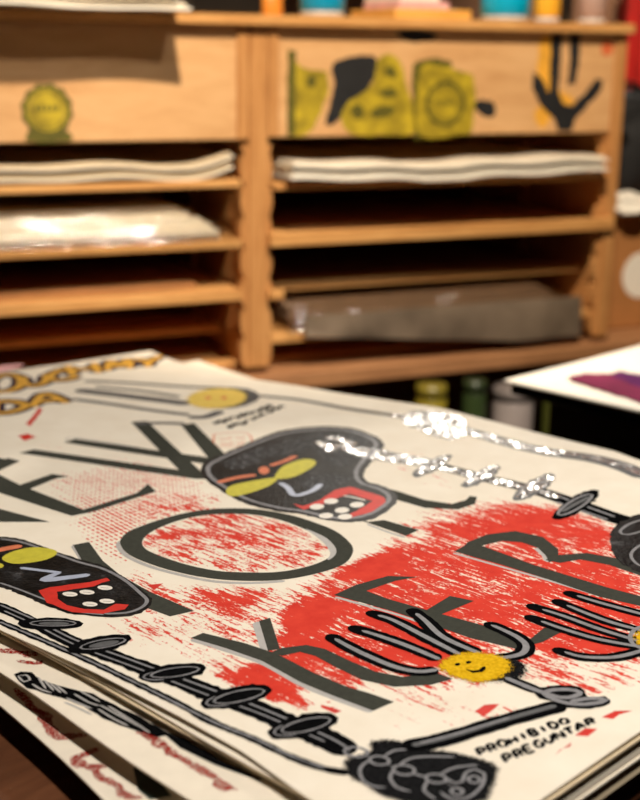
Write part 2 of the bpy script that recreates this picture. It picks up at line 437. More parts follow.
def stroke(S, name, pts, width, mat, lvl=1, parent=None, taper=(1, 1), closed=False, px=True, jit=.0, step=.003, cap=True):
    """width in metres: a number or one per point"""
    P = [S.on(*p) for p in pts] if px else [Vector(p) for p in pts]
    if closed: Q = catmull(P, True, step); Q.append(Q[0].copy())
    else: Q = catmull(P, False, step)
    n = len(Q); L = [0]
    for a, b in zip(Q, Q[1:]): L.append(L[-1]+(b-a).length)
    T = L[-1] or 1
    vs, fs = [], []
    for i, p in enumerate(Q):
        d = (Q[min(i+1, n-1)]-Q[max(i-1, 0)])
        if closed and i in (0, n-1): d = Q[1]-Q[n-2]
        d = d.normalized() if d.length else Vector((1, 0)); nn = Vector((-d.y, d.x)); t = L[i]/T
        if isinstance(width, (list, tuple)):
            f = t*(len(width)-1); k = min(int(f), len(width)-2); wd = width[k]+(width[k+1]-width[k])*(f-k)
        else: wd = width*(taper[0]+(taper[1]-taper[0])*t)
        e = min(L[i], T-L[i])
        if cap and not closed and e < wd/2: wd *= math.sqrt(max(.08, 1-(1-e/(wd/2))**2))
        wd += random.gauss(0, jit)
        vs.append(S.loc(p+nn*wd/2, lvl*LIFT)); vs.append(S.loc(p-nn*wd/2, lvl*LIFT))
        if i: fs.append((2*i-2, 2*i-1, 2*i+1, 2*i))
    return mesh(name, vs, fs, mat, parent or S.root)
def ellipse_pts(cx, cy, rx, ry, ang=0, n=14):
    a = math.radians(ang); out = []
    for k in range(n):
        t = 2*math.pi*k/n; x, y = rx*math.cos(t), ry*math.sin(t)
        out.append((cx+x*math.cos(a)-y*math.sin(a), cy+x*math.sin(a)+y*math.cos(a)))
    return out
S = Sheet(poster, PZ, wave_top)

# -- big charcoal letters with a pale grey cast edge
def letter(polys, shade=None, lab=None):
    o = poly(S, 'letter', polys[0], INKGREY, 2)
    for q in polys[1:]: poly(S, 'stroke', q, INKGREY, 2, parent=o)
    for q in (shade or []): stroke(S, 'letter_edge', q[0], q[1], SHADOWGREY, 1.5, parent=o)
    if lab: o['label'] = lab
    return o
letter([[(0, 509), (50, 522), (0, 522), (-90, 497), (-60, 490)], [(-40, 455), (0, 458), (14, 461), (0, 462), (-50, 462)], [(-50, 460), (-38, 458), (-45, 497), (-60, 497)]], None, 'charcoal letter N')
letter([[(-28, 470), (-16, 467), (20, 485), (84, 510), (72, 516), (0, 493), (-30, 482)],
        [(20, 485), (52, 474), (69, 476.5), (56, 478.5), (30, 489)],
        [(72, 516), (84, 509.5), (137, 493), (148, 484), (156, 491.5), (94, 511.5)],
        [(-26, 472), (8, 458), (20, 461), (-10, 475)]], None, 'charcoal letter E of NEW')
letter([[(19, 453), (34, 449.5), (202, 473), (210, 479), (196, 479)], [(131, 422), (147, 421), (206, 476), (196, 479), (183, 474)],
        [(64, 442.5), (75, 439), (205, 457), (222, 462), (206, 464)], [(181, 425), (194, 423), (228, 457), (222, 463), (209, 459)]],
       [([(66, 440.5), (75, 437.8), (140, 448)], .0022)], 'charcoal letter W')
Oo = [(120, 543), (124, 535), (134, 529), (156, 521), (181, 514), (212, 509), (253, 509), (290, 515), (319, 524), (337, 532), (350, 543), (353, 552), (344, 564), (319, 573), (285, 579.5), (250, 581), (215, 579), (181, 573), (150, 564), (128, 554)]
Oi = [(142, 543), (146, 536), (155, 530), (170, 523.5), (187, 518.5), (212, 514.5), (250, 514.5), (280, 520), (304, 529), (318, 537), (329, 546), (332, 553), (326, 559.5), (306, 567), (278, 572), (248, 572.5), (218, 571), (188, 565), (163, 557), (147, 550)]
A = catmull([S.on(*p) for p in Oo], True, .004); B = catmull([S.on(*p) for p in Oi], True, .004)
cA = sum((Vector(p) for p in A), Vector((0, 0)))/len(A)
def resamp(Q, n):
    Q = Q+[Q[0]]; L = [0]
    for a, b in zip(Q, Q[1:]): L.append(L[-1]+(b-a).length)
    out = []; k = 0
    for i in range(n):
        s = L[-1]*i/n
        while L[k+1] < s: k += 1
        out.append(Q[k].lerp(Q[k+1], (s-L[k])/(L[k+1]-L[k]+1e-9)))
    return out
nO = 140; A = resamp(A, nO); B = resamp(B, nO)
vs = [S.loc(p, 2*LIFT) for p in A]+[S.loc(A[i].lerp(B[i], .5), 2*LIFT) for i in range(nO)]+[S.loc(p, 2*LIFT) for p in B]
fs = []
for rr in (0, nO):
    for i in range(nO): fs.append((rr+i, rr+(i+1) % nO, rr+nO+(i+1) % nO, rr+nO+i))
lo = mesh('letter', vs, fs, INKGREY, poster); lo['label'] = 'charcoal letter O'
stroke(S, 'letter_edge', [(121, 541), (118.5, 546), (127, 556), (150, 566.5), (181, 575), (215, 581.5), (250, 583), (285, 581)], .004, SHADOWGREY, 1.5, lo)
stroke(S, 'letter_edge', [(306, 529), (322, 538), (331, 547), (333, 554), (328, 560)], [.001, .006, .006, .002], SHADOWGREY, 2.4, lo)
letter([[(73, 545), (89, 542), (103, 561), (120, 575), (150, 592), (194, 611), (170, 616.5), (120, 598), (90, 575)], [(-5, 545), (8, 542), (60, 560), (100, 575), (90, 583), (40, 567)]],
       [([(74, 545), (84, 560)], .006)], 'charcoal letter Y half hidden by the black head')
letter([[(300, 470), (330, 470), (367, 522), (384, 520), (419, 530), (406, 536), (300, 500)],
        [(370, 484), (397, 491), (425, 500), (452, 504), (466, 500), (470, 496), (477, 497), (475, 504), (458, 509.5), (425, 508), (397, 500), (370, 494)]],
       [([(367, 524), (385, 531), (405, 537.5)], .003)], 'charcoal letter R half hidden by the black head')
letter([[(191, 638), (203, 633), (244, 643), (276, 653.5), (312, 672), (345, 686), (372, 694), (394, 702), (373, 711), (331, 695), (300, 682), (262, 661), (225, 648)],
        [(259, 621), (270, 618), (280, 649), (268, 651)],
        [(272, 652), (282, 648), (306, 645), (325, 649), (350, 661), (375, 671.5), (403, 677), (434, 672), (453, 679), (431, 685), (394, 687), (362, 680), (335, 667), (315, 656), (300, 652), (282, 656)]],
       [([(191, 639.5), (225, 650), (262, 663), (300, 684), (331, 697), (372, 712)], .0042), ([(257, 622), (266, 650)], [.007, .007])], 'charcoal letter K')
letter([[(334, 595), (356, 587), (388, 599), (430, 611), (500, 630), (540, 642), (520, 650), (470, 638), (430, 624), (395, 612)],
        [(334, 595), (356, 585), (388, 576), (418, 577), (395, 581), (366, 591)],
        [(425, 611), (450, 596), (474, 601), (440, 615)], [(520, 648), (534, 636), (544, 628), (571, 627), (543, 642)]],
       [([(335, 597), (395, 614), (430, 626)], .003)], 'charcoal letter E of the last line')
letter([[(454, 551.5), (468, 544), (480, 545), (534, 565), (609, 588), (655, 600), (640, 606), (600, 597), (550, 580), (502, 565)],
        [(462, 548), (468, 542), (487, 534.5), (515, 531), (543, 537), (558, 549), (559, 559), (549, 562.5), (546, 556), (538, 548), (522, 542.5), (502, 541), (481, 546)],
        [(545, 560), (559, 555), (587, 553), (615, 558), (650, 573), (650, 579), (609, 565), (580, 559.5), (560, 563)]],
       [([(453, 553), (502, 567), (552, 581.5), (600, 596)], .003), ([(536, 548), (545, 556), (548, 562)], .005)], 'charcoal letter R of the last line')

# -- grey-silver outline and arm line along the far side
stroke(S, 'silver_arm_line', [(245, 394), (262, 396), (300, 400), (350, 409), (405, 417), (440, 424), (465, 430), (502, 441), (543, 451), (590, 458), (621, 466), (650, 478)], [.009, .009, .011, .016, .022, .024, .026], MIDGREY, 2)
stroke(S, 'silver_arm_shine', [(330, 405), (362, 410), (405, 417), (440, 424), (465, 430), (502, 441), (543, 450.5), (590, 457), (621, 465), (650, 477)], [.004, .007, .012, .014, .014, .013], SILVER, 2.5)
poly(S, 'silver_knot', [(403, 418), (415, 411), (440, 412), (458, 416), (467, 424), (462, 436), (445, 439), (420, 430), (405, 424)], SILVER, 3, True, jit=.0015)

# -- upper hand with the yellow palm
hand = stroke(S, 'finger', [(84, 381), (130, 383), (190, 387), (225, 388)], .009, MIDGREY, 2)
for q, wd in (([(95, 387), (140, 391), (180, 397)], .008), ([(76, 390), (110, 394), (150, 399), (190, 404)], .017), ([(72, 399), (110, 404), (150, 410), (190, 415)], .009), ([(185, 424), (160, 423), (135, 424)], .009), ([(188, 417), (205, 417), (222, 411)], .012)):
    stroke(S, 'finger', q, wd, MIDGREY, 2)
poly(S, 'palm_outline', ellipse_pts(226, 398, 33, 10.5, -3), MIDGREY, 2.6, True, jit=.0008)
pl = poly(S, 'palm', ellipse_pts(217, 398.5, 33, 11, -3), spray('yellow_spray_in_glare', srgb(220, 184, 84), srgb(240, 212, 120), .7, 800), 3.2, True, rim=.012)  # same yellow paint as the other palms, with lamp glare put into the colour
for ex, ey in ((208, 398), (224, 398)): poly(S, 'eye', ellipse_pts(ex, ey, 3, 1.6, 0, 8), ORANGE, 4, True, pl)
# tiny handwriting (illegible in the photograph) and the red stamp
def scribble(x0, y0, x1, y1, n, h, mat, wd):
    pts = []
    for k in range(n):
        t = k/(n-1); pts.append((x0+(x1-x0)*t+random.uniform(-1, 1), y0+(y1-y0)*t+(h if k % 2 else -h)*random.uniform(.4, 1)))
    return stroke(S, 'handwriting', pts, wd, mat, 2)
for (a, b, c, d, n) in ((214, 424, 232, 418, 7), (236, 417, 254, 412, 7), (256, 411, 272, 406, 6), (228, 427, 246, 422, 7), (250, 420, 266, 413, 6), (268, 412, 284, 406, 6)):
    scribble(a, b, c, d, n, 2.2, BLACK, .0042)
st = stroke(S, 'red_stamp', [(214, 434), (246, 433), (249, 444), (217, 446), (214, 434)], .0016, ORANGE, 1.5)
for (a, b, c, d) in ((219, 438, 232, 437), (220, 443, 233, 442), (236, 437, 245, 436.5), (236, 442, 245, 441)): stroke(S, 'stamp_mark', [(a, b), ((a+c)/2, b+1.6), (c, d)], .002, ORANGE, 1.5, st)

# -- fat gold letters at the top of the sheet
FONT = {
 'O': [[(.5, 0), (.1, .25), (.1, .75), (.5, 1), (.9, .75), (.9, .25), (.5, 0)]], 'U': [[(.1, 1), (.1, .35), (.45, 0), (.85, .3), (.9, 1)]],
 'C': [[(.9, .85), (.5, 1), (.1, .6), (.2, .15), (.6, 0), (.95, .2)]], 'H': [[(.1, 0), (.12, 1)], [(.88, 0), (.9, 1)], [(.12, .5), (.88, .52)]],
 'M': [[(.05, 0), (.15, 1), (.5, .35), (.85, 1), (.95, 0)]], 'Y': [[(.05, 1), (.5, .5)], [(.95, 1), (.5, .5), (.45, 0)]],
 'D': [[(.12, 0), (.12, 1), (.6, .95), (.92, .5), (.6, .05), (.12, 0)]], 'A': [[(.02, 0), (.5, 1), (.98, 0)], [(.22, .38), (.8, .38)]],
 'P': [[(.12, 0), (.12, 1), (.75, .95), (.85, .7), (.7, .5), (.12, .45)]], 'R': [[(.12, 0), (.12, 1), (.75, .95), (.85, .72), (.7, .52), (.12, .48)], [(.4, .5), (.95, 0)]],
 'I': [[(.5, 0), (.5, 1)]], 'B': [[(.1, 0), (.1, 1), (.7, .92), (.72, .62), (.15, .52), (.85, .4), (.8, .08), (.1, 0)]],
 'E': [[(.9, 1), (.12, 1), (.1, 0), (.92, 0)], [(.1, .5), (.75, .5)]], 'G': [[(.9, .85), (.5, 1), (.1, .6), (.2, .15), (.6, 0), (.92, .2), (.92, .48), (.55, .48)]],
 'N': [[(.08, 0), (.12, 1), (.88, 0), (.92, 1)]], 'T': [[(.02, 1), (.98, 1)], [(.5, 1), (.48, 0)]],
}
def write(Sh, ch, o, ex, up, wd, mat, lvl, under=None, parent=None):
    """one hand-drawn letter: origin, advance vector and up vector given as photograph points on the sheet"""
    first = None
    for pl_ in FONT[ch]:
        pts = [(o[0]+ex[0]*x+up[0]*y, o[1]+ex[1]*x+up[1]*y) for x, y in pl_]
        if under:
            q = stroke(Sh, 'letter' if first is None and not parent else 'outline', pts, under[0], under[1], lvl, first or parent); first = first or q
            stroke(Sh, 'fill', pts, wd, mat, lvl+.8, first)
        else:
            q = stroke(Sh, 'letter' if first is None and not parent else 'stroke', pts, wd, mat, lvl, first or parent, step=.0015); first = first or q
    return first
for ch, o, ex, up in (('O', (-14, 394), (36, -3), (2, -18)), ('U', (22, 387), (28, -3), (-1, -10)), ('C', (46, 382), (34, -4), (2, -11)), ('H', (70, 376), (33, -3.5), (-6, -10)),
                      ('M', (106, 371), (25, -2.5), (1, -9.5)), ('Y', (135, 368.5), (30, -3), (-2, -10)),
                      ('D', (-10, 414), (38, -3), (2, -11)), ('A', (32, 407), (36, -4), (-5, -11))):
    write(S, ch, o, ex, up, .0095, GOLD, 2, (.022, PURPLE))
poly(S, 'pink_wash', [(-40, 372), (0, 366), (22, 364), (18, 368), (0, 372), (-40, 380)], PINKWASH, 1.2, True, jit=.0015)

# -- red accents
for q in ([(575, 735), (586, 728), (597, 730), (588, 735)], [(603, 717), (615, 711), (631, 711), (612, 719)], [(555, 754), (572, 743), (570, 746)], [(476, 711), (485, 705), (500, 704), (490, 712), (484, 716)],
          [(147, 585), (163, 584), (155, 590)], [(26, 424), (40, 408), (43, 409), (31, 426)], [(18, 436), (28, 434), (36, 437), (25, 441)], [(322, 705), (340, 711), (335, 714), (320, 708)]):
    poly(S, 'red_mark', q, REDP, 1.1, jit=.0006)

# -- the big black head in the middle
headpts = [(201, 471), (205, 462), (225, 453), (253, 441), (281, 431), (312, 427), (341, 427), (362, 431), (381, 440), (383, 449), (371, 463), (364, 473), (367, 481), (387, 488), (397, 496), (394, 505), (378, 517), (356, 522), (331, 521), (300, 514), (275, 511), (244, 503), (222, 491), (206, 480)]
head = poly(S, 'black_head', headpts, GLOSSBLACK, 4, True, jit=.0005); head['label'] = 'black painted head with yellow eyes'
ring = [(208, 471), (211, 464), (229, 455), (255, 444), (283, 434), (312, 430), (341, 430), (360, 434), (374, 441), (375, 448), (362, 462), (356, 473), (361, 483), (381, 490), (389, 497), (386, 504), (372, 513), (354, 518), (331, 517.5), (302, 511), (277, 507.5), (248, 499.5), (228, 489), (213, 479)]
stroke(S, 'head_outline', ring, .0042, GREYLINE, 5, head, closed=True, jit=.0004)
stroke(S, 'brow', [(217, 483), (236, 478), (256, 475)], .007, ORANGE, 5, head)
poly(S, 'brow_spot', ellipse_pts(264, 470.5, 5.5, 4, 0, 10), ORANGE, 5, True, head)
stroke(S, 'brow', [(270, 466), (285, 461), (296, 456)], .006, ORANGE, 5, head)
poly(S, 'eye', [(226, 492), (231, 486), (253, 481), (277, 478), (269, 486), (247, 494), (231, 496.5)], YELLOW, 5.5, True, head)
poly(S, 'eye', [(275, 476), (284, 466), (303, 459.5), (315, 461), (313, 467), (294, 477), (278, 479)], YELLOW, 5.5, True, head)
stroke(S, 'nose', [(280, 483), (288, 488), (295, 495.5), (312, 491), (321, 484)], .006, BLUEGREY, 5.5, head)
poly(S, 'lips', [(293, 504), (303, 506), (320, 500), (335, 490), (350, 487), (384, 497), (386, 502), (372, 512), (345, 520), (341, 519.5), (360, 509), (372, 501), (350, 494), (336, 499), (320, 506), (303, 510)], REDP, 5.5, False, head, jit=.0004)
stroke(S, 'lip_shine', [(343, 496), (355, 498), (366, 501)], .0025, TOOTH, 6, head)
for tx, ty in ((317, 507), (331, 501.5), (326, 516), (342, 510.5), (357, 505), (345, 517)):
    poly(S, 'tooth', ellipse_pts(tx, ty, 7.4, 2.9, -3, 10), TOOTH, 6, True, head)
GSM = dry('grey_dry_brush', srgb(120, 120, 122), .5, 260)
for q in ([(225, 462), (255, 449), (290, 440), (320, 437), (330, 445), (300, 452), (265, 460), (235, 470)], [(318, 434), (345, 433), (370, 441), (362, 455), (345, 466), (325, 460), (315, 446)], [(300, 480), (330, 474), (350, 478), (335, 488), (310, 492)]): poly(S, 'grey_smear', q, GSM, 4.6, True, head)
for q in ([(325, 437), (340, 440), (356, 445)], [(330, 445), (345, 448), (362, 452)], [(318, 441), (326, 446), (333, 452)]): stroke(S, 'silver_streak', q, .012, SILVER, 5, head)

# -- spine running to the right of the head
spine = stroke(S, 'spine', [(333, 443), (360, 449), (390, 457), (434, 465), (480, 477), (534, 490), (576, 504), (612, 517), (640, 525)], [.012, .014, .016, .018, .02, .022, .024], BLACK, 4.5)
stroke(S, 'silver_streak', [(335, 444), (360, 451), (395, 458), (432, 463)], [.012, .03, .024], SILVER, 5, spine)
stroke(S, 'silver_streak', [(434, 466), (480, 477), (534, 490), (560, 498)], .012, SILVER, 5.2, spine)
stroke(S, 'grey_streak', [(560, 497), (590, 508), (615, 517)], .003, GREYLINE, 5.4, spine); stroke(S, 'grey_streak', [(556, 502), (585, 512), (608, 520)], .003, GREYLINE, 5.4, spine)
for (cx, cy, rx, ry, an, mat) in ((432, 466, 22, 5.5, -27, SILVER), (481, 476.5, 21, 6, -27, SILVER), (534, 487.5, 24, 7, -30, SILVER), (576, 505, 27, 8, -30, BLACK)):
    v = poly(S, 'vertebra', ellipse_pts(cx, cy, rx, ry, an), BLACK if mat is BLACK else MIDGREY, 6, True, jit=.0008)
    if mat is SILVER: poly(S, 'silver_fill', ellipse_pts(cx+1, cy-1, rx*.9, ry*.75, an), SILVER, 6.6, True, v, jit=.0008)
    else:
        stroke(S, 'grey_ring', ellipse_pts(cx-1, cy, rx*.72, ry*.6, an), .0025, GREYLINE, 6.6, v, closed=True); stroke(S, 'grey_streak', [(562, 512), (576, 504), (590, 497)], .004, MIDGREY, 6.6, v)
bl = poly(S, 'black_head', [(610, 540), (614, 528), (625, 520), (645, 514), (680, 520), (690, 560), (660, 575), (630, 568), (614, 555)], GLOSSBLACK, 6.8, True, jit=.0006)
stroke(S, 'grey_loop', [(650, 518), (630, 524), (620, 532), (628, 535), (650, 529)], .0025, GREYLINE, 7.4, bl); stroke(S, 'grey_loop', [(655, 540), (638, 547), (631, 556), (640, 566), (660, 568)], .0025, GREYLINE, 7.4, bl)

# -- the left black head
h2 = poly(S, 'black_head', [(-75, 560), (-50, 545), (-20, 538), (0, 537), (19, 539), (44, 547), (78, 559), (103, 566), (125, 578), (144, 592), (152, 600), (147, 609), (131, 616), (106, 617), (72, 614), (47, 606), (19, 594), (0, 587), (-40, 580)], GLOSSBLACK, 4, True, jit=.0004)
h2['label'] = 'black painted head with red lips'
stroke(S, 'head_outline', [(0, 539), (20, 542), (45, 550), (78, 562), (103, 569), (124, 580), (141, 594), (147, 601), (141, 608), (126, 613), (104, 614)], .0028, GREYLINE, 5, h2)
stroke(S, 'head_outline', [(0, 583), (20, 590), (48, 601), (74, 611), (104, 615)], .002, GREYLINE, 5, h2)
stroke(S, 'brow', [(-12, 553), (5, 549), (22, 546)], .008, ORANGE, 5, h2)
poly(S, 'eye', [(2, 559), (12, 552), (34, 547.5), (54, 550), (56, 555), (42, 561), (15, 564)], YELLOW, 5.5, True, h2)
poly(S, 'eye', ellipse_pts(-4, 566, 8, 3, 0, 10), YELLOW, 5.5, True, h2)
stroke(S, 'nose', [(20, 568), (40, 570.5), (61, 573)], .004, BLUEGREY, 5.5, h2); stroke(S, 'nose', [(61, 572), (44, 580), (66, 578), (90, 575)], [.004, .008, .006], BLUEGREY, 5.5, h2)
poly(S, 'lips', [(39, 591), (50, 587.5), (90, 582.5), (106, 578), (110, 580.5), (94, 586.5), (75, 589.5), (58, 592), (57, 599), (66, 605.5), (85, 609.5), (103, 610), (116, 604), (129, 605), (125, 609.5), (103, 614), (72, 612.5), (47, 603)], REDP, 5.5, False, h2, jit=.0003)
for tx, ty in ((70, 594.5), (87, 592.5), (105, 588), (90, 604.5), (107, 601.5)):
    t = poly(S, 'tooth', ellipse_pts(tx, ty, 7.8, 2.4, 3, 10), TOOTH, 6, True, h2); stroke(S, 'tooth_line', [(tx-4, ty), (tx+4, ty+.6)], .0014, MIDGREY, 6.6, h2)

# -- spine along the near edge
sp2 = stroke(S, 'spine', [(-20, 600), (0, 607), (37, 624), (75, 643), (125, 661), (160, 674), (181, 681), (212, 694), (253, 708), (290, 724), (330, 741), (352, 754)], [.009, .011, .013, .015, .017, .018, .019], BLACK, 4.5, jit=.0008)
stroke(S, 'grey_streak', [(0, 605), (37, 621), (75, 640), (125, 658), (160, 671), (212, 690), (260, 708), (330, 738), (350, 751)], .0017, GREYLINE, 5.2, sp2); stroke(S, 'grey_streak', [(4, 611), (37, 626), (75, 645), (125, 664), (160, 677), (212, 697), (260, 714), (325, 742)], .0014, GREYLINE, 5.2, sp2)
for cx, cy, rx, ry, an in ((50, 624, 31, 4.6, 0), (100, 644.5, 31, 6.5, -10), (172, 673, 33, 7, -8), (236, 697, 35, 8.5, -12), (303, 726, 34, 9.5, -13)):
    v = poly(S, 'vertebra', ellipse_pts(cx, cy, rx+2, ry+1.4, an), BLACK, 6, True, jit=.0005)
    stroke(S, 'grey_ring', ellipse_pts(cx+3, cy-.4, rx*.74, ry*.62, an), .0013, GREYLINE, 6.6, v, closed=True, jit=.0002)
    if cx < 120: poly(S, 'grey_fill', ellipse_pts(cx+4, cy, rx*.5, ry*.4, an), MIDGREY, 6.8, True, v)
    else: stroke(S, 'grey_streak', ellipse_pts(cx-2, cy+1, rx*.82, ry*.75, an)[4:10], .0012, GREYLINE, 6.7, v)
bd = stroke(S, 'border_line', [(-10, 618), (0, 622), (47, 642), (94, 663), (125, 678), (150, 690), (181, 705), (212, 722), (253, 739), (291, 757), (325, 769), (350, 773)], .006, BLACK, 3, jit=.0006)
stroke(S, 'grey_streak', [(0, 622), (47, 642), (94, 663), (150, 690), (212, 721.5), (253, 738), (291, 756), (325, 768)], .0016, GREYLINE, 3.8, bd, jit=.0004)

# -- sprayed black blob with grey skeleton lines at the front corner
bb = poly(S, 'black_blob', [(340, 765), (346, 756), (360, 752), (368, 749), (367, 742), (382, 738), (407, 740), (423, 746), (457, 752), (490, 760), (503, 768), (499, 783), (488, 802), (455, 812), (420, 808), (385, 800), (358, 785), (344, 776)], BLACKSPRAY, 6.8, True, jit=.0006, rim=.007)
for cx, cy, rx, ry in ((356, 752.5, 12, 5), (379.5, 761, 10, 4.5), (404, 770.5, 11, 5), (436, 779, 10.5, 4.5), (474, 780, 6, 3.5), (457, 792, 6, 3.5)):
    stroke(S, 'grey_ring', ellipse_pts(cx, cy, rx, ry, 5, 10), .0018, GREYLINE, 7.6, bb, closed=True)
for q in ([(366, 756), (372, 759)], [(388, 765), (396, 768)], [(412, 774), (428, 778)], [(370, 760), (360, 769), (363, 781), (374, 787), (386, 788)], [(394, 770), (390, 778), (397, 788), (411, 792)], [(398, 767), (410, 759), (430, 757), (455, 757.5)], [(428, 781), (424, 791), (436, 800)],
          [(444, 777), (455, 784), (462, 782), (466, 773), (476, 770), (484, 774), (482, 786), (468, 798), (450, 799), (440, 792)], [(384, 757), (394, 751), (410, 750)], [(446, 782), (452, 787)], [(440, 775), (455, 768), (478, 765.5)]):
    stroke(S, 'grey_line', q, .0018, GREYLINE, 7.6, bb)

# -- the arm, knot and the middle hand with its smiling palm
arm = stroke(S, 'arm', [(402, 747), (425, 744), (450, 738), (502, 722), (545, 710), (565, 705)], .0135, BLACK, 8, jit=.0005)
stroke(S, 'grey_streak', [(412, 746), (450, 737), (502, 721), (556, 706)], .004, MIDGREY, 8.6, arm)
stroke(S, 'grey_streak', [(420, 743.5), (460, 733), (510, 718)], .0016, GREYLINE, 9, arm)
kn = poly(S, 'knot', [(533, 690), (545, 687), (570, 686), (584, 690), (588, 697), (605, 697), (612, 701), (604, 706), (585, 709), (562, 707), (555, 701), (540, 699)], BLACK, 8.4, True, jit=.0005)
for q in ([(520, 685), (540, 692), (560, 698), (574, 697), (580, 693), (568, 690), (550, 691), (545, 695), (560, 702), (580, 705), (600, 703), (606, 700), (590, 699), (570, 702)],): stroke(S, 'grey_loop', q, .004, GREYLINE, 9.2, kn)
wr = stroke(S, 'wrist', [(505, 678), (520, 684), (540, 692)], .010, BLACK, 8); stroke(S, 'grey_streak', [(505, 678), (522, 685), (540, 692)], .004, GREYLINE, 8.6, wr)
poly(S, 'palm_shadow', [(490, 662), (510, 657), (526, 662), (531, 670), (524, 680), (508, 684), (490, 684), (473, 680), (480, 668)], BLACKSPRAY, 8.2, True, rim=.010)
def finger(pts, w0=.0125, lv=8):
    f = stroke(S, 'finger', pts, [w0*.9, w0, w0, w0*.9], BLACK, lv, jit=.0004)
    n = len(pts)
    a = [pts[0][0]*.6+pts[1][0]*.4, pts[0][1]*.6+pts[1][1]*.4]
    stroke(S, 'grey_fill', [tuple(a)]+list(pts[1:]), [w0*.26, w0*.34, w0*.36, w0*.3], GREYLINE, lv+.8, f)
    return f
for q in ([(328, 635), (345, 645), (365, 655), (394, 667), (418, 672), (438, 670)], [(349, 627), (381, 637), (409, 647), (440, 660)], [(367, 612), (394, 621), (425, 637), (460, 655)], [(410, 609), (425, 621), (444, 638), (480, 654)], [(485, 623), (500, 629), (518, 638), (526, 646), (522, 654), (505, 658), (492, 658)]): finger(q)
pm = poly(S, 'palm', [(434, 668), (444, 657), (465, 651), (490, 652), (510, 658), (516, 668), (504, 680), (480, 685), (454, 680)], SMILE, 9.6, True, rim=.010); pm['label'] = 'yellow palm with a smile'
for ex, ey in ((457.5, 665), (468.5, 663)): poly(S, 'eye', ellipse_pts(ex, ey, 3, 1.5, -8, 8), BLACK, 10.2, True, pm)
stroke(S, 'smile', [(466, 670), (473, 672.5), (481, 671.5), (484.5, 667)], .0034, BLACK, 10.2, pm)

# -- the right hand
for q in ([(564, 592), (596, 602), (625, 610), (655, 618)], [(553, 600), (587, 614), (612, 623), (645, 632)], [(527, 605), (565, 617), (598, 629), (640, 642)], [(525, 616), (565, 630), (600, 640), (645, 648)], [(553, 649), (581, 657), (610, 658), (632, 654), (650, 648)]): finger(q, .0115)
pr = poly(S, 'palm', ellipse_pts(654, 638, 24, 13), SMILE, 9.6, True, rim=.010); stroke(S, 'palm_outline', ellipse_pts(654, 638, 24, 13), .003, GREYLINE, 9.9, pr, closed=True)

# -- hand lettering: PROHIBIDO / PREGUNTAR
for txt, x0, y0, x1, y1, hx, hy in (('PROHIBIDO', 480, 756, 572, 722, -4.5, -6.5), ('PREGUNTAR', 506, 763, 598, 722, -4.5, -6.5)):
    n = len(txt)
    for k, ch in enumerate(txt):
        t = k/n; adv = ((x1-x0)/n, (y1-y0)/n); sc = 1-.15*t
        write(S, ch, (x0+(x1-x0)*t+random.uniform(-.4, .4), y0+(y1-y0)*t+random.uniform(-.4, .4)), (adv[0]*.82, adv[1]*.82), (hx*sc+random.uniform(-.8,.8), hy*sc+random.uniform(-.6,.6)), .0025, BLACK, 3)

# ------------------------------------------------------------------ the sheets below the poster
def under_sheet(z, wa, ua, slope, w1, u0, u1, amp, ph, label, group, mat, th=.0012):
    """near edge: w = wa + slope*(u-ua)"""
    o = wu((wa+w1)/2, (u0+u1)/2); root = empty('art_print', (o.x, o.y, z), YP+math.atan(-slope))
    wf = lambda a, b: amp*math.sin(8*a+6*b+ph)
    sheet('paper_sheet', mat, z, lambda u: wa+slope*(u-ua)+.0010*math.sin(31*u+ph), lambda u: w1+slope*(u-ua)+.0012*math.sin(27*u+ph), u0, lambda x: u1, wf, th, 24, 36, root, Vector((o.x, o.y, z)), YP+math.atan(-slope))
    props(root, label, 'print', group)
    return Sheet(root, z, wf)
G = 'prints stacked below the top poster'
edge_lab = ('first sheet under the top poster, only its cream edge showing', 'aged sheet second below the top poster, only its edge showing', 'cream sheet third below the top poster, resting on the marker drawing print')
for k, (z, w0, u0) in enumerate(((.7778, .4285, .3285), (.7760, .4275, .3265), (.7742, .4300, .3300))):
    under_sheet(z, w0, .55, (.003, -.004, .0)[k], 1.005, u0, 1.265, .0002, z*900, edge_lab[k], G, (PAPER, PAPEREDGE, PAPER)[k], .0012)
S2 = under_sheet(.772, .3980, .6554, .048, .985, .329, 1.26, .0002, 1.0, 'cream print in the stack showing a black marker bony hand drawing along its left edge', G, PAPER, .0012)
under_sheet(.7700, .4065, .6, .03, .985, .3315, 1.25, .0002, 2.4, 'aged sheet pressed between the two lower prints with margin drawings', G, PAPEREDGE, .0022)
under_sheet(.7672, .4090, .6, .02, .985, .3290, 1.25, .0002, 2.9, 'thin cream sheet just above the lowest print with red crayon', G, PAPER, .0040)
S3 = under_sheet(.762, .3860, .6374, .147, .985, .3280, 1.25, .0002, 3.0, 'lowest cream print in the stack with red crayon zigzag on its margin', G, PAPER, .0012)
under_sheet(.7600, .415, .6, .05, .98, .3310, 1.25, .0002, 3.3, 'thick cream pad at the bottom of the print stack on the wooden table', G, PAPEREDGE, .0118)
def crayon_line(Sh, q):
    o = None
    for k in range(3):
        pts = [Sh.on(*p) for p in q]; pts = catmull(pts, False, .006)
        pts = [p+Vector((random.gauss(0, .0016), random.gauss(0, .0016))) for p in pts]
        c = stroke(Sh, 'crayon_mark' if o is None else 'crayon_pass', pts, .0036, CRAYON, 2+k*.4, o, px=False, jit=.0005, step=.002); o = o or c
    return o
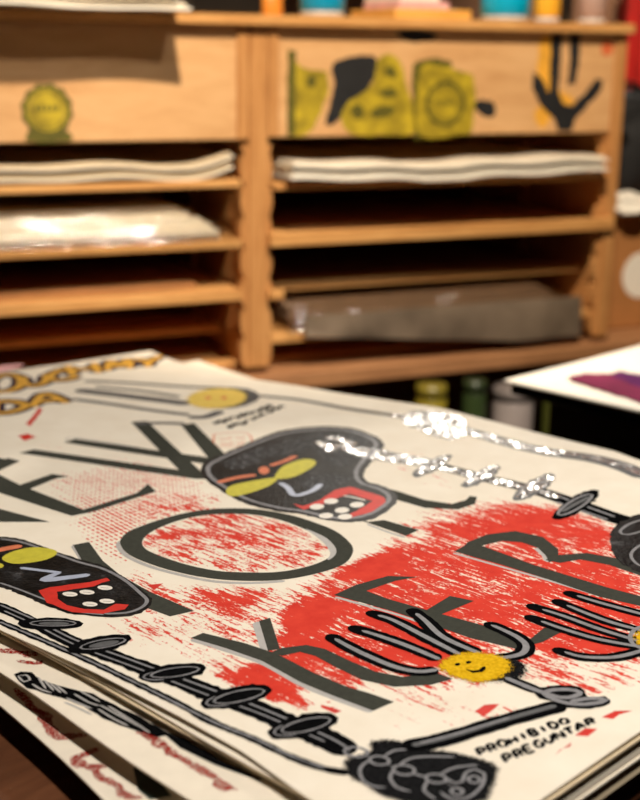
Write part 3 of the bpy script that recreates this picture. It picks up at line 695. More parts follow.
# marker drawing on the second print
fd = poly(S2, 'marker_drawing', [(14, 674), (20, 671), (32, 673), (42, 680), (56, 685), (70, 688), (92, 694), (108, 702), (130, 712), (150, 722), (167, 735), (155, 738), (128, 728), (104, 718), (84, 707), (62, 698), (44, 693), (28, 688), (18, 682)], BLACK, 2, False, jit=.0004)
for q in ([(18, 676), (26, 675), (30, 680), (24, 682), (18, 676)], [(32, 684), (42, 690), (52, 693)], [(38, 677), (46, 689)], [(44, 680), (54, 691)], [(50, 683), (61, 693)], [(56, 685), (67, 694)], [(66, 698), (80, 704), (92, 709)], [(64, 702), (80, 709), (92, 715)], [(74, 694), (90, 703), (100, 706)], [(80, 691), (100, 702)], [(98, 709), (112, 718), (128, 726)], [(100, 705), (118, 715), (140, 727)], [(108, 706), (126, 717), (146, 730)], [(124, 717), (136, 724), (150, 733)]):
    stroke(S2, 'pale_line', q, .0015, SHADOWGREY, 2.8, fd)
poly(S2, 'black_stroke', [(150, 722), (167, 732), (190, 742), (220, 760), (260, 778), (262, 782), (215, 765), (180, 748)], BLACK, 2)
for q in ([(0, 650), (12, 651), (24, 655), (34, 656)], [(22, 662), (34, 663), (40, 661)], [(140, 734), (152, 740), (166, 748), (180, 757), (205, 772), (230, 790)]): crayon_line(S2, q)
for q in ([(16, 690), (26, 700), (36, 710), (45, 718), (50, 728), (56, 735), (68, 737), (86, 735)], [(98, 749), (84, 755), (76, 759), (80, 766), (92, 768), (104, 766)], [(94, 768), (100, 776), (112, 782), (124, 792), (135, 800)]): crayon_line(S3, q)
poly(S3, 'dark_patch', [(133, 768), (140, 765), (160, 782), (172, 796), (150, 800), (138, 790)], plain('bottle_green_paint', srgb(24, 40, 34), .5, .3, 80), 2)

# ------------------------------------------------------------------ the print rack
BZ = .63
rack = props(empty('print_rack', (P0.x, P0.y, BZ), YC), 'pine shelving rack for prints with two bays and stencilled fascia boards', 'shelf')
def rbox(name, x0, x1, y0, y1, z0, z1, mat, parent=None, bev=.0015): return box(name, x0, x1, y0, y1, z0-BZ, z1-BZ, mat, parent or rack, bev)
DEP = .52
rbox('top_board', -.76, .712, -.016, DEP, 1.187, 1.203, PINE)
rbox('base_board', -.745, .711, .06, DEP, .6302, .640, PINE)
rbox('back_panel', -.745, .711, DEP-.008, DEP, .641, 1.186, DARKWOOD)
rbox('divider', -.010, .022, 0, DEP-.009, .641, 1.1865, PINE_V)
rbox('side_panel', .688, .711, 0, DEP-.009, .641, 1.1865, PINE_V)
rbox('side_panel', -.745, -.722, 0, DEP-.009, .641, 1.1865, PINE_V)
fl = rbox('fascia_board', -.721, -.011, .004, .020, 1.013, 1.1865, PLY)
fr = rbox('fascia_board', .023, .687, .004, .020, 1.016, 1.1865, PLY)
rbox('trim_strip', .023, .040, -.001, .0035, 1.016, 1.1865, PINE_V)
rbox('trim_strip', -.030, -.011, -.001, .0035, 1.013, 1.1865, PINE_V)
# toothed shelf rails
def rail(x0, x1, front, tooth, parent=rack):
    """upright strip with scalloped teeth that stick out sideways between the shelves"""
    zs = [1.012]; vs = []
    prof = []
    z = .6405; k = 0
    while z < 1.008:
        f = (z-.6405)/.05 % 1
        d = tooth*(.35+.65*math.sin(math.pi*f)**.6)
        prof.append((d, z)); z += .004
    s = 1 if x1 > x0 else -1
    V = []
    for y in (front, front+.02):
        for d, z in prof: V.append((x0, y, z-BZ)); V.append((x0+s*d, y, z-BZ))
    n = len(prof); F = []
    for i in range(n-1):
        a = 2*i; b = 2*n+2*i
        F += [(a, a+1, a+3, a+2), (b, b+2, b+3, b+1), (a+1, b+1, b+3, a+3), (a, a+2, b+2, b)]
    F += [(0, 2*n, 2*n+1, 1), (2*n-2, 2*n-1, 4*n-1, 4*n-2)]
    return mesh('shelf_rail', V, F, PINE_V, parent)
rail(-.0101, -1, .006, .012); rail(.0221, 1, .006, .010); rail(.6879, -1, .006, .012); rail(-.7219, 1, .006, .012)
for yb in (.26, .46):
    rail(-.0101, -1, yb, .012); rail(.0221, 1, yb, .010); rail(.6879, -1, yb, .012)
def shelf(x0, x1, z0, z1, front=.0): return rbox('shelf', x0, x1, front, DEP-.012, z0, z1, PINE)
LX0, LX1, RX0, RX1 = -.721, -.0235, .0330, .6745
shelf(LX0+.02, LX1, .939, .951); shelf(LX0+.02, LX1, .842, .855); shelf(LX0+.02, LX1, .756, .774); shelf(LX0+.02, LX1, .684, .696, .10)
shelf(RX0, RX1, .932, .943); sh2 = rbox('shelf', .023, .700, -.012, .003, .842, .864, PINE); shelf(RX0, RX1, .842, .860, .004)
shelf(RX0, RX1, .757, .769, .05); shelf(RX0, RX1, .676, .692, .012)
rbox('shelf_stub', .0228, .048, -.010, .004, .755, .770, PINE)

# stencils and sprayed marks on the fascia boards (local frame: x along the rack, z up)
def fpt(x, y):
    """photograph point -> rack-local (x, z) on the fascia plane"""
    d = ray(x, y); q = P0+NX*.004
    t = (q-Vector((0, 0, 0))).dot(NX)/d.dot(NX) if False else ((q-CAM).dot(NX))/d.dot(NX)
    P = CAM+d*t; return ((P-P0).dot(HX), P.z-BZ)
SPRAYY = plain('yellow_stencil_spray', srgb(170, 148, 30), .6, .5, 30)
SPRAYD = plain('olive_stencil_spray', srgb(92, 86, 20), .6, .2, 60)
SPRAYK = plain('black_fascia_spray', srgb(30, 30, 32), .6, .3, 60)
SPRAYR = plain('red_fascia_spray', srgb(214, 106, 60), .6, .2, 60)
SPRAYA = plain('amber_fascia_spray', srgb(232, 168, 56), .6, .15, 30)
def fpoly(name, pts, mat, lv, smooth=True, parent=None, jit=.0008):
    P = [Vector(fpt(*p)) for p in pts]; P = catmull(P, True, .004) if smooth else densify(P, .006)
    P = [p+Vector((random.gauss(0, jit), random.gauss(0, jit))) for p in P]; n = len(P)
    r = delaunay_2d_cdt(P, [(i, (i+1) % n) for i in range(n)], [], 1, 1e-6)
    return mesh(name, [(p.x, .004-.0004*lv, p.y) for p in r[0]], [list(f) for f in r[2]], mat, parent or rack)
def fring(name, cx, cy, r0, r1, mat, lv, parent=None, teeth=0):
    c = Vector(fpt(cx, cy)); n = 48; V, F = [], []
    for k in range(n):
        a = 2*math.pi*k/n; ro = r1*(1+(.06 if teeth and (k//2) % 2 else 0))
        for rr in (r0, ro): V.append((c.x+rr*math.cos(a), .004-.0004*lv, c.y+rr*math.sin(a)))
    for k in range(n): F.append((2*k, 2*k+1, 2*((k+1) % n)+1, 2*((k+1) % n)))
    return mesh(name, V, F, mat, parent or rack)
def badge(cx, cy):
    b = fring('stencil_badge', cx, cy, .026, .037, SPRAYD, 3, None, True)
    fring('badge_face', cx, cy, .0005, .0255, SPRAYY, 3, b); fring('badge_ring', cx, cy, .028, .031, SPRAYY, 3.6, b)
    c = fpt(cx, cy)
    for k in range(5): mesh('badge_letter', [(c[0]-.019+k*.008, .004-.0016, c[1]-.002), (c[0]-.014+k*.008, .004-.0016, c[1]-.002), (c[0]-.014+k*.008, .004-.0016, c[1]+.007), (c[0]-.019+k*.008, .004-.0016, c[1]+.007)], [(0, 1, 2, 3)], SPRAYD, b)
    return b
badge(47, 110)
fpoly('badge_foot', [(26, 136), (30, 130), (46, 128), (64, 130), (72, 137), (68, 141.5), (28, 142)], SPRAYD, 1)
fpoly('stencil_letter', [(290, 52), (300, 66), (312, 70), (327, 72), (329, 88), (322, 110), (312, 130), (303, 136), (290, 136)], SPRAYY, 1, False)
fpoly('stencil_shade', [(288, 50), (296, 50), (295, 136), (287, 136)], SPRAYD, 2, False)
fpoly('stencil_spot', ellipse_pts(311, 82, 5, 6), SPRAYD, 2)
fpoly('black_spray', [(332, 66), (345, 58), (372, 56), (376, 70), (366, 90), (348, 102), (338, 120), (326, 124), (330, 104), (334, 84)], SPRAYK, 3)
fpoly('stencil_letter', [(342, 104), (352, 94), (372, 84), (376, 62), (388, 54), (400, 62), (406, 84), (412, 104), (414, 132), (380, 135), (352, 134), (342, 122)], SPRAYY, 2)
for q in ([(350, 110), (358, 104), (364, 112), (357, 120)], [(378, 92), (390, 88), (398, 94), (388, 98)], [(370, 112), (382, 106), (396, 108), (388, 116), (374, 118)], [(384, 70), (392, 66), (396, 76), (388, 78)]): fpoly('stencil_spot', q, SPRAYD, 3)
fpoly('stencil_shade', [(412, 74), (418, 62), (436, 58), (452, 64), (446, 70), (430, 66), (420, 74), (420, 134), (414, 134)], SPRAYD, 2)
fpoly('stencil_letter', [(420, 70), (440, 66), (462, 72), (474, 80), (472, 128), (460, 134), (420, 134)], SPRAYY, 2.4)
badge(445, 104)
fpoly('black_spray', [(472, 104), (480, 100), (492, 102), (496, 110), (492, 117), (484, 116), (476, 110)], SPRAYK, 1); fpoly('black_spray', [(398, 32), (415, 29), (436, 34), (432, 40), (412, 42), (400, 37)], SPRAYK, 1)
fpoly('amber_spray', [(540, 40), (550, 36), (556, 60), (552, 84), (574, 100), (556, 112), (542, 128), (534, 112), (546, 98), (538, 84)], SPRAYA, .6)
fpoly('red_spray', ellipse_pts(607, 48, 6, 8), SPRAYR, 1)
ar_ = fpoly('sprayed_arrow', [(551, 34), (562, 34), (560, 66), (558, 92), (563, 104), (572, 106), (584, 94), (596, 79), (603, 80), (601, 90), (586, 107), (575, 119), (571, 131), (558, 131), (554, 119), (541, 106), (532, 88), (533, 73), (541, 77), (549, 93), (550, 66)], SPRAYK, 2, False)
fpoly('arrow_stroke', [(569, 34), (580, 34), (579, 60), (575, 84), (567, 84), (570, 60)], SPRAYK, 2, False, ar_)

# ------------------------------------------------------------------ bench below the rack
bench = props(empty('bench', (P0.x, P0.y, 0), YC), 'low wooden bench carrying the pine print rack and the cardboard box', 'bench')
BENCHW = wood('bench_wood', srgb(130, 88, 56), srgb(164, 116, 78), srgb(184, 136, 94))
for k in range(4): box('plank', -.95, 1.35, -.02+k*.147, -.02+k*.147+.1455, .603, .6295, BENCHW, bench, .002)
box('lower_shelf', -.93, 1.33, -.12, .54, .20, .22, DARKWOOD, bench)
for x in (-.93, .2, 1.28):
    for y in (.04, .50): box('leg', x, x+.05, y, y+.05, 0, .602, DARKWOOD, bench, .002)
struct(props(box('backboard', -.93, 1.33, .555, .57, .02, .60, DARKWOOD, bench)))
del bpy.data.objects['backboard']['kind']

def rack_world(x, y, z): return P0+HX*x+NX*y+Vector((0, 0, z))
# bottles and cans on the lower shelf
def bottle(x, y, z, r, h, col, label, kind):
    p = rack_world(x, y, z); o = props(empty(kind, p, YC), label, kind.split('_')[-1], None)
    m = plain(kind+'_glass', col, .25, .1, 20)
    lathe('body', [(r*.9, 0), (r, .006), (r, h*.966), (r*.97, h*.97)], m, o)
    lathe('cap', [(r*.99, h*.9705), (r*.99, h*1.03), (0, h*1.035)], plain('bottle_cap', tuple(c*.7 for c in col[:3]), .4), o)
    return o
def under_x(px): d = ray(px, 405); q = P0+NX*-.05; t = ((q-CAM).dot(NX))/d.dot(NX); return (CAM+d*t-P0).dot(HX)
bottle(under_x(431), -.05, .2205, .027, .365, srgb(136, 122, 40), 'olive yellow bottle under the bench left of the dark green bottle', 'olive_bottle')
bottle(under_x(474), -.05, .2205, .021, .365, srgb(48, 62, 34), 'dark green bottle under the bench left of the grey canister', 'green_bottle')
p = rack_world(under_x(513), -.05, .2205); can = props(empty('grey_canister', p, YC), 'pale grey canister standing under the bench between green bottles', 'canister')
GC = plain('grey_metal', srgb(150, 140, 138), .45, .08, 20)
lathe('body', [(.034, 0), (.036, .004), (.036, .33), (.034, .335)], GC, can); lathe('lid', [(.037, .3355), (.037, .355), (.02, .36), (0, .36)], plain('grey_lid', srgb(120, 112, 110), .45), can)
bottle(under_x(556), -.05, .2205, .024, .365, srgb(70, 74, 32), 'moss green bottle under the bench right of the grey canister', 'moss_bottle')

# ------------------------------------------------------------------ paper on the shelves
def loose_sheet(x0, x1, y0, y1, z, amp, seed, mat, label, group, th=.0014, name='paper_sheet', cat='paper', lift=0, rz=0.0, sag=0.0):
    cx, cy = (x0+x1)/2, (y0+y1)/2; p = rack_world(cx, cy, z); nx, ny = 44, 10; V = []; F = []
    for zi in (0, th):
        for j in range(ny+1):
            for i in range(nx+1):
                a = i/nx; b = j/ny; X = (a-.5)*(x1-x0); Y = (b-.5)*(y1-y0)
                hh = amp*(.5+.5*math.sin(a*9+seed)+.35*math.sin(a*21+seed*2.3))*(1-.6*b)
                hh += lift*max(0, (a-.86)/.14)**2 - sag*(1-b)**2*0
                if j == 0: Y += .004*math.sin(a*13+seed)
                V.append((X, Y, max(hh, 0)+zi))
    n = (nx+1)*(ny+1); q = lambda i, j: j*(nx+1)+i
    for j in range(ny):
        for i in range(nx): F += [(q(i, j)+n, q(i+1, j)+n, q(i+1, j+1)+n, q(i, j+1)+n), (q(i, j), q(i, j+1), q(i+1, j+1), q(i+1, j))]
    for i in range(nx): F += [(q(i, 0), q(i+1, 0), q(i+1, 0)+n, q(i, 0)+n), (q(i, ny), q(i, ny)+n, q(i+1, ny)+n, q(i+1, ny))]
    for j in range(ny): F += [(q(0, j), q(0, j)+n, q(0, j+1)+n, q(0, j+1)), (q(nx, j), q(nx, j+1), q(nx, j+1)+n, q(nx, j)+n)]
    o = mesh(name, V, F, mat, None, False); o.location = p; o.rotation_euler = (0, 0, YC+rz)
    return props(o, label, cat, group)
ORD6 = ('lowest', 'second from bottom', 'third from bottom', 'third from top', 'second from top', 'topmost')
# right bay, upper shelf: wavy bright stack
for k in range(6):
    loose_sheet(.050+.003*(k % 3), .664-.004*(k % 2), -.036+.008*((k*5) % 4), .43, .9436+k*.0046, .0075, .6+k*.06, (PAPERW, PAPERW, PAPER, PAPEREDGE, PAPERW, PAPER)[k], ORD6[k]+' of six wavy paper sheets just below the stencilled right fascia', 'paper stack in the upper right bay', .0034, lift=.006)
for k in range(6):
    loose_sheet(-.695+.003*(k % 3), -.036-.003*(k % 2), .000+.006*((k*5) % 4), .43, .9516+k*.0040, .0065, 2.2+k*.06, (PAPER, PAPEREDGE, PAPER, KRAFT, PAPER, PAPEREDGE)[k], ORD6[k]+' of six wavy paper sheets just below the left fascia', 'paper stack in the upper left bay', .0026, lift=.016)
# thin boards lying deeper on the other shelves
loose_sheet(.08, .62, .05, .45, .8605, .001, 1.2, KRAFT, 'thin brown board lying deep on the second shelf of the right bay', None, .004, 'board', 'board')
loose_sheet(.07, .64, .08, .46, .7695, .001, 2.0, KRAFT, 'brown board lying on the shadowed third shelf of the right bay', None, .005, 'board', 'board')
loose_sheet(-.69, -.09, .03, .45, .7745, .001, .4, KRAFT, 'brown board lying on the third shelf of the left bay', None, .008, 'board', 'board')
loose_sheet(-.69, -.06, .14, .45, .6965, .001, .9, KRAFT, 'brown board lying on the lowest shelf of the left bay', None, .007, 'board', 'board')

# plastic wrapped bundles
def film_mat():
    m = bpy.data.materials.new('clear_plastic_film'); m.use_nodes = True; nt = m.node_tree; nt.nodes.clear()
    out = N(nt, 'ShaderNodeOutputMaterial'); mx = N(nt, 'ShaderNodeMixShader'); tr = N(nt, 'ShaderNodeBsdfTransparent'); gl = N(nt, 'ShaderNodeBsdfGlossy')
    tr.inputs[0].default_value = (.93, .93, .91, 1); gl.inputs['Roughness'].default_value = .09; gl.inputs[0].default_value = (.9, .9, .9, 1)
    lw = N(nt, 'ShaderNodeLayerWeight'); lw.inputs[0].default_value = .35
    bp = N(nt, 'ShaderNodeBump'); bp.inputs['Strength'].default_value = 1.0; bp.inputs['Distance'].default_value = .016
    nt.links.new(noise_tex(nt, coords(nt, (1, 2, 3)), 14, 4, .6, .8), bp.inputs['Height'])
    for g in (gl, lw): nt.links.new(bp.outputs[0], g.inputs['Normal'])
    nt.links.new(math_n(nt, 'ADD', math_n(nt, 'MULTIPLY', lw.outputs['Facing'], .4), .12, True), mx.inputs[0])
    nt.links.new(tr.outputs[0], mx.inputs[1]); nt.links.new(gl.outputs[0], mx.inputs[2]); nt.links.new(mx.outputs[0], out.inputs[0])
    return m
FILM = film_mat()
def bundle(x0, x1, y0, y1, z, hgt, mat, label, n, seed):
    cx, cy = (x0+x1)/2, (y0+y1)/2; p = rack_world(cx, cy, z); root = props(empty('wrapped_bundle', p, YC), label, 'paper bundle')
    hx, hy = (x1-x0)/2, (y1-y0)/2
    for k in range(n):
        bm = bmesh.new(); zz = hgt*k/n; ww = hgt/n*.86
        add_box(bm, -hx+.01+random.uniform(0, .012), hx-.012-random.uniform(0, .02)-.07*(k/n)**1.5, -hy+.012+random.uniform(0, .012)+.05*(k/n)**2, hy-.01, zz+.001, zz+.001+ww, 0)
        from_bm('sheet_pile', bm, mat, root)
    nx, ny = 60, 30; V = []; F = []
    def surf(a, b):
        X = (a-.5)*2*hx; Y = (b-.5)*2*hy
        e = min(1, a*nx/2.5)*min(1, (1-a)*7); e2 = (1-(1-min(1, b*7))**2)*min(1, (1-b)*9); k = e*e2
        zz = (hgt+.006)*math.sqrt(max(0, k))+.005*noise.noise(Vector((a*7+seed, b*4, seed)))*k+.001
        return (X, Y, max(.0008, zz))
    for j in range(ny+1):
        for i in range(nx+1): V.append(surf(i/nx, j/ny))
    q = lambda i, j: j*(nx+1)+i
    for j in range(ny):
        for i in range(nx): F.append((q(i, j), q(i+1, j), q(i+1, j+1), q(i, j+1)))
    mesh('plastic_wrap', V, F, FILM, root, True)
    return root
bundle(-.695, -.033, -.014, .42, .8555, .052, PAPER, 'plastic-wrapped bundle of cream paper glinting on the second left shelf', 6, 1.3)
rb_ = bundle(.060, .655, -.004, .40, .6925, .045, plain('grey_sheets', srgb(140, 112, 88), .7, .12, 30), 'plastic-wrapped greyish bundle on the lowest shelf of the right bay', 5, 4.1)

V, F = [], []
for i in range(41):
    a = i/40; x = -.27+.555*a; dp = .040*min(1, a*1.3)**1.0
    for k, (yy, zz) in enumerate(((-.2030, .030), (-.2075, .012), (-.2085, -.004-dp*.4), (-.2080, -.004-dp))): V.append((x, yy+.002*math.sin(a*19+k), zz))
for i in range(40):
    for k in range(3): F.append((i*4+k, i*4+k+1, i*4+k+5, i*4+k+4))
GREYFILM = plain('cloudy_plastic', srgb(112, 98, 84), .16, .3, 12)
fo_ = mesh('plastic_flap', V, F, GREYFILM, rb_, True)
# ------------------------------------------------------------------ things standing on top of the rack
TOPZ = 1.2035
for k in range(6):
    loose_sheet(-.75, -.135-.008*k+.006*(k % 2), -.088+.006*((k*3) % 4), .40, TOPZ+k*.0062, .003, 3.4+k*.2, (PAPERW, PAPER, PAPERW)[k % 3], ORD6[k]+' of six white paper sheets overhanging the rack top', 'paper stack on top of the rack', .004)
def jar(px0, px1, yb, depth, h, col, label, kind, liquid=None):
    d = ray((px0+px1)/2, yb); q = P0+NX*depth; t = ((q-CAM).dot(NX))/d.dot(NX); P = CAM+d*t
    r = (px1-px0)/2/FPX*t*1.0; x = (P-P0).dot(HX); p = rack_world(x, depth, TOPZ)
    o = props(empty(kind, p, YC), label, kind.split('_')[-1])
    lathe('base', [(r*.9, 0), (r*.96, .003), (r*.96, .008), (r*.9, .0085)], plain(kind+'_base', srgb(206, 200, 196), .4), o)
    lathe('body', [(r*.92, .0087), (r, .013), (r, h*.86), (r*.93, h*.9)], plain(kind+'_body', col, .35, .06, 20), o)
    lathe('rim', [(r*.95, h*.901), (r*1.03, h*.91), (r*1.03, h), (r*.9, h), (r*.88, h*.93), (0, h*.93)], plain(kind+'_rim', srgb(220, 214, 206), .4), o)
    return o
jar(299, 345, 14, .05, .075, srgb(0, 150, 196), 'blue plastic cup on the rack top near the divider', 'blue_cup')
jar(480, 530, 17, .03, .075, srgb(0, 168, 206), 'cyan plastic cup on the rack top near the yellow can', 'cyan_cup')
jar(534, 560, 17, .05, .08, srgb(236, 176, 50), 'yellow can standing beside the cyan cup', 'yellow_can')
jar(578, 606, 15, .05, .07, srgb(170, 140, 128), 'small pinkish grey jar at the right end of the rack top', 'grey_jar')
def px_rack(x, y, depth):
    d = ray(x, y); q = P0+NX*depth; t = ((q-CAM).dot(NX))/d.dot(NX); P = CAM+d*t; return (P-P0).dot(HX)
xk = px_rack(568, 10, .06); bo = props(empty('black_bottle', rack_world(xk, .07, TOPZ), YC), 'slim black bottle between the yellow can and the grey jar', 'bottle')
KM = plain('black_plastic', srgb(22, 20, 18), .35, .2, 30)
lathe('body', [(.013, 0), (.0145, .003), (.0145, .09), (.006, .105), (.006, .12)], KM, bo); lathe('cap', [(.0075, .1203), (.0075, .14), (0, .14)], KM, bo)
# shallow wooden tray with papers
xa, xb = px_rack(394, 14, .03), px_rack(470, 14, .03)
tray = props(empty('wooden_tray', rack_world((xa+xb)/2, .11, TOPZ), YC), 'honey wood tray on the rack top between the two blue cups', 'tray')
hw = (xb-xa)/2; HON = wood('honey_wood', srgb(214, 150, 60), srgb(232, 176, 88), srgb(240, 192, 110))
box('tray_bottom', -hw, hw, -.085, .085, .0003, .006, HON, tray, .001)
for (a, b, c, d) in ((-hw, hw, -.085, -.077), (-hw, hw, .077, .085), (-hw, -hw+.008, -.0765, .0765), (hw-.008, hw, -.0765, .0765)): box('tray_wall', a, b, c, d, .0063, .016, HON, tray, .001)
for k in range(3):
    pp_ = rack_world((xa+xb)/2+.002*k, .11, TOPZ+.0065+k*.011); o = box('white_box', -hw+.014, hw-.016-.02*k, -.068, .066, 0, .0105, (PAPERW, PINKWASH, PAPERW)[k], None, .001)
    o.location = pp_; o.rotation_euler = (0, 0, YC); props(o, ('white slim carton lying at the bottom of the honey wood tray', 'pale pink slim carton in the middle of the tray pile', 'white slim carton on top of the tray pile')[k], 'carton', 'cartons in the tray')
# dark folder between paper stack and blue cup
xa, xb = px_rack(196, 8, .10), px_rack(266, 8, .10)
fo = box('black_folder', -(xb-xa)/2, (xb-xa)/2, -.10, .10, 0, .05, KM, None, .006); fo.location = rack_world((xa+xb)/2, .21, TOPZ); fo.rotation_euler = (0, 0, YC); props(fo, 'black box file on the rack top right of the paper stack', 'box file')
xa, xb = px_rack(272, 8, .10), px_rack(296, 8, .10)
ob = props(empty('orange_tin', rack_world((xa+xb)/2, .16, TOPZ), YC), 'small orange tin between the black box file and the blue cup', 'tin')
OM = plain('orange_tin_paint', srgb(226, 140, 50), .4); lathe('body', [((xb-xa)/2*.96, 0), ((xb-xa)/2, .003), ((xb-xa)/2, .07)], OM, ob); lathe('lid', [((xb-xa)/2*1.02, .0703), ((xb-xa)/2*1.02, .08), (0, .082)], OM, ob)

# ------------------------------------------------------------------ cardboard box, bag and red jacket right of the rack
cb = props(empty('cardboard_box', rack_world(.955, .36, .63), YC), 'brown cardboard box with a round white sticker right of the print rack', 'box')
bx0, bx1, by0, by1, bh = -.20, .20, -.27, .20, .225
box('body', bx0, bx1, by0, by1, 0, bh, BOX, cb, .003)
for (a, b, c, d) in ((bx0, bx1, by0-.001, -.037), (bx0, bx1, -.033, by1)): box('flap', a, b, c, d, bh+.0004, bh+.0042, BOX, cb, .001)
d = ray(641, 275); q = P0+NX*.09; t = ((q-CAM).dot(NX))/d.dot(NX); P = CAM+d*t
n = 32; sx, sz = (P-P0).dot(HX)-.955, P.z-.63
V = [(sx+.045*math.cos(2*math.pi*k/n), by0-.0012, sz+.045*math.sin(2*math.pi*k/n)) for k in range(n)]
V2 = [(v[0], by0-.0002, v[2]) for v in V]
mesh('sticker', V+V2, [tuple(range(n))]+[(k, k+n, (k+1) % n+n, (k+1) % n) for k in range(n)], PAPERW, cb)
# crumpled white paper, black bag
def blob(name, loc, dims, mat, seed, amp, sub=4, flat=True):
    bm = bmesh.new(); bmesh.ops.create_icosphere(bm, subdivisions=sub, radius=1)
    for v in bm.verts:
        p = v.co.copy(); k = 1+amp*noise.noise(p*1.6+Vector((seed, 0, 0)))+amp*.5*noise.noise(p*4+Vector((0, seed, 0)))
        q = Vector((math.copysign(abs(p.x)**.7, p.x), math.copysign(abs(p.y)**.7, p.y), math.copysign(abs(p.z)**.7, p.z)))*k
        v.co = Vector((q.x*dims[0], q.y*dims[1], q.z*dims[2]))
    z0 = -dims[2]*.8
    for v in bm.verts: v.co.z = max(v.co.z, z0)-z0
    o = from_bm(name, bm, mat, None, True); o.location = loc; o.rotation_euler = (0, 0, YC); return o
BT = .63+bh+.0045
wp = blob('crumpled_paper', rack_world(.80, .09, BT), (.045, .035, .018), PAPERW, 3.3, .5); props(wp, 'small crumpled white paper on the cardboard box edge', 'paper')
bag = props(empty('black_bag', rack_world(.91, .25, BT), YC), 'black soft bag standing on the cardboard box', 'bag')
bm_ = blob('body', (0, 0, 0), (.11, .08, .12), plain('black_fabric', srgb(18, 18, 20), .8, .3, 50), 1.1, .18); bm_.parent = bag; bm_.rotation_euler = (0, 0, 0)
V, F = [], []
for i in range(17):
    a = math.pi*i/16
    for k in range(8):
        b = 2*math.pi*k/8; R = .05+.006*math.cos(b); V.append((R*math.cos(a), .008*math.sin(b), .185+R*math.sin(a)))
for i in range(16):
    for k in range(8): F.append((i*8+k, i*8+(k+1) % 8, (i+1)*8+(k+1) % 8, (i+1)*8+k))
mesh('handle', V, F, KM, bag, True)
# hanging red jacket behind the rack
RJ = plain('red_cloth', srgb(190, 30, 22), .8, .35, 12)
jr = props(empty('red_jacket', (1.29, 4.395, 0), 0), 'red jacket hanging on the wall behind the right end of the rack', 'jacket')
def cloth(name, x0, x1, z0, z1, yb, seed, mat, parent, top_in=0):
    nx, nz = 40, 30; V = []; F = []
    for side in (0, 1):
        for j in range(nz+1):
            for i in range(nx+1):
                a, b = i/nx, j/nz; inn = top_in*b**3
                x = x0+inn+(x1-x0-2*inn)*a; y = yb+(.03*math.sin(a*16+seed+b*1.5)+.012*math.sin(a*37+seed))*(1-.4*b)+(-.07 if side == 0 else .07)*math.sin(math.pi*min(max(a, .02), .98))**.5
                V.append((x, y, z0+(z1-z0)*b))
    n = (nx+1)*(nz+1); q = lambda i, j: j*(nx+1)+i
    for j in range(nz):
        for i in range(nx): F += [(q(i, j), q(i+1, j), q(i+1, j+1), q(i, j+1)), (n+q(i, j), n+q(i, j+1), n+q(i+1, j+1), n+q(i+1, j))]
    for i in range(nx): F += [(q(i, nz), q(i+1, nz), n+q(i+1, nz), n+q(i, nz)), (q(i, 0), n+q(i, 0), n+q(i+1, 0), q(i+1, 0))]
    for j in range(nz): F += [(q(0, j), q(0, j+1), n+q(0, j+1), n+q(0, j)), (q(nx, j), n+q(nx, j), n+q(nx, j+1), q(nx, j+1))]
    return mesh(name, V, F, mat, parent, True)
cloth('torso', -.25, .25, .80, 1.48, 0, .3, RJ, jr, .12); cloth('sleeve', -.33, -.24, .86, 1.40, 0, 1.3, RJ, jr); cloth('sleeve', .24, .33, .86, 1.40, 0, 2.3, RJ, jr)
cloth('collar', -.09, .09, 1.4805, 1.53, 0, 2.3, KM, jr)
def tube(name, a, b, r, mat, parent):
    a, b = Vector(a), Vector(b); bm = bmesh.new(); bmesh.ops.create_cone(bm, cap_ends=True, segments=12, radius1=r, radius2=r, depth=(b-a).length)
    bmesh.ops.transform(bm, matrix=Matrix.Translation((a+b)/2) @ (b-a).to_track_quat('Z', 'Y').to_matrix().to_4x4(), verts=bm.verts)
    return from_bm(name, bm, mat, parent, False)
tube('wall_peg', (0, .104, 1.56), (0, -.03, 1.56), .012, KM, jr)
tube('hanger_loop', (0, 0, 1.531), (0, 0, 1.547), .004, KM, jr)

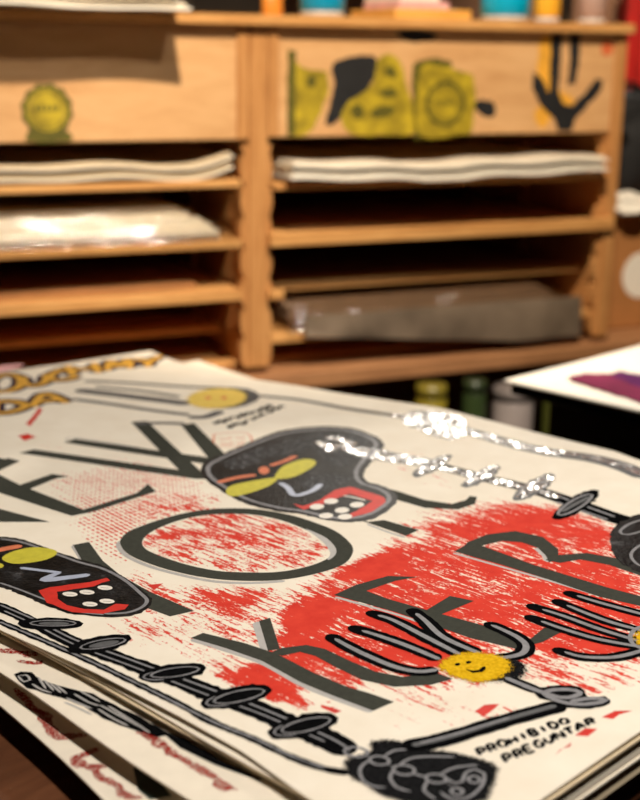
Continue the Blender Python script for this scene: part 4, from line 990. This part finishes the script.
# ------------------------------------------------------------------ right-hand table with the purple print
ca = Vector((.236, 1.614, 0)); da = Vector((.221, .208, 0)).normalized(); db = Vector((da.y, -da.x, 0))
ang = math.atan2(da.y, da.x)
DZ = .742
GLASS = plain('dark_green_glass_edge', srgb(22, 30, 26), .12, .2, 10)
DKB = plain('black_cabinet', srgb(16, 15, 14), .5, .2, 10)
dt = props(empty('display_table', (ca.x, ca.y, 0), ang), 'black display table with a dark glass top beside the print stack', 'table')
box('glass_top', .004, .72, -.60, -.006, DZ-.012, DZ, GLASS, dt, .002)
box('cabinet_body', .04, .68, -.56, -.04, .06, DZ-.013, DKB, dt, .004)
for sx in (.06, .62):
    for sy in (-.54, -.08): box('foot', sx, sx+.04, sy, sy+.04, 0, .0595, DKB, dt, .002)
def flat_sheet(name, x0, x1, y0, y1, z, th, mat, label, grp=None, amp=.0015):
    nx, ny = 24, 24; V, F = [], []
    for zi in (0, th):
        for j in range(ny+1):
            for i in range(nx+1):
                a, b = i/nx, j/ny; V.append((x0+(x1-x0)*a, y0+(y1-y0)*b, zi+amp*(1+math.sin(a*5+b*4))))
    n = (nx+1)*(ny+1); q = lambda i, j: j*(nx+1)+i
    for j in range(ny):
        for i in range(nx): F += [(q(i, j)+n, q(i+1, j)+n, q(i+1, j+1)+n, q(i, j+1)+n), (q(i, j), q(i, j+1), q(i+1, j+1), q(i+1, j))]
    for i in range(nx): F += [(q(i, 0), q(i+1, 0), q(i+1, 0)+n, q(i, 0)+n), (q(i, ny), q(i, ny)+n, q(i+1, ny)+n, q(i+1, ny))]
    for j in range(ny): F += [(q(0, j), q(0, j)+n, q(0, j+1)+n, q(0, j+1)), (q(nx, j), q(nx, j+1), q(nx, j+1)+n, q(nx, j)+n)]
    root = props(empty('art_print', (ca.x, ca.y, z), ang), label, 'print', grp)
    mesh('paper_sheet', V, F, mat, root, False); return root
flat_sheet('a', .006, .62, -.48, -.010, DZ+.0003, .002, PAPEREDGE, 'cream sheet under the purple print on the dark glass table', None, .0008)
pp2 = flat_sheet('b', -.004, .62, -.49, -.002, DZ+.0043, .002, PAPERW, 'white print with a plum purple shape on the dark glass table')
PLUM = plain('plum_ink', srgb(118, 40, 74), .6, .3, 14)
PLUM2 = plain('deep_purple_ink', srgb(84, 30, 84), .6, .3, 14)
def dpt(x, y):
    P = at_z(x, y, DZ+.009)-ca; return Vector((P.dot(da), P.dot(Vector((-da.y, da.x, 0)))))
def dpoly(pts, mat, lv):
    Q = densify([dpt(*p) for p in pts], .006); Q = [q_+Vector((random.gauss(0, .0012), random.gauss(0, .0012))) for q_ in Q]; n = len(Q)
    r = delaunay_2d_cdt(Q, [(i, (i+1) % n) for i in range(n)], [], 1, 1e-6)
    return mesh('printed_shape', [(p.x, p.y, .0053+.0003*lv) for p in r[0]], [list(f) for f in r[2]], mat, pp2)
dpoly([(565, 378), (585, 374), (612, 374), (620, 371), (645, 376), (665, 380), (665, 412), (640, 403), (600, 390)], PLUM, 1)
dpoly([(610, 376), (622, 372), (650, 377), (660, 385), (638, 388)], PLUM2, 2)
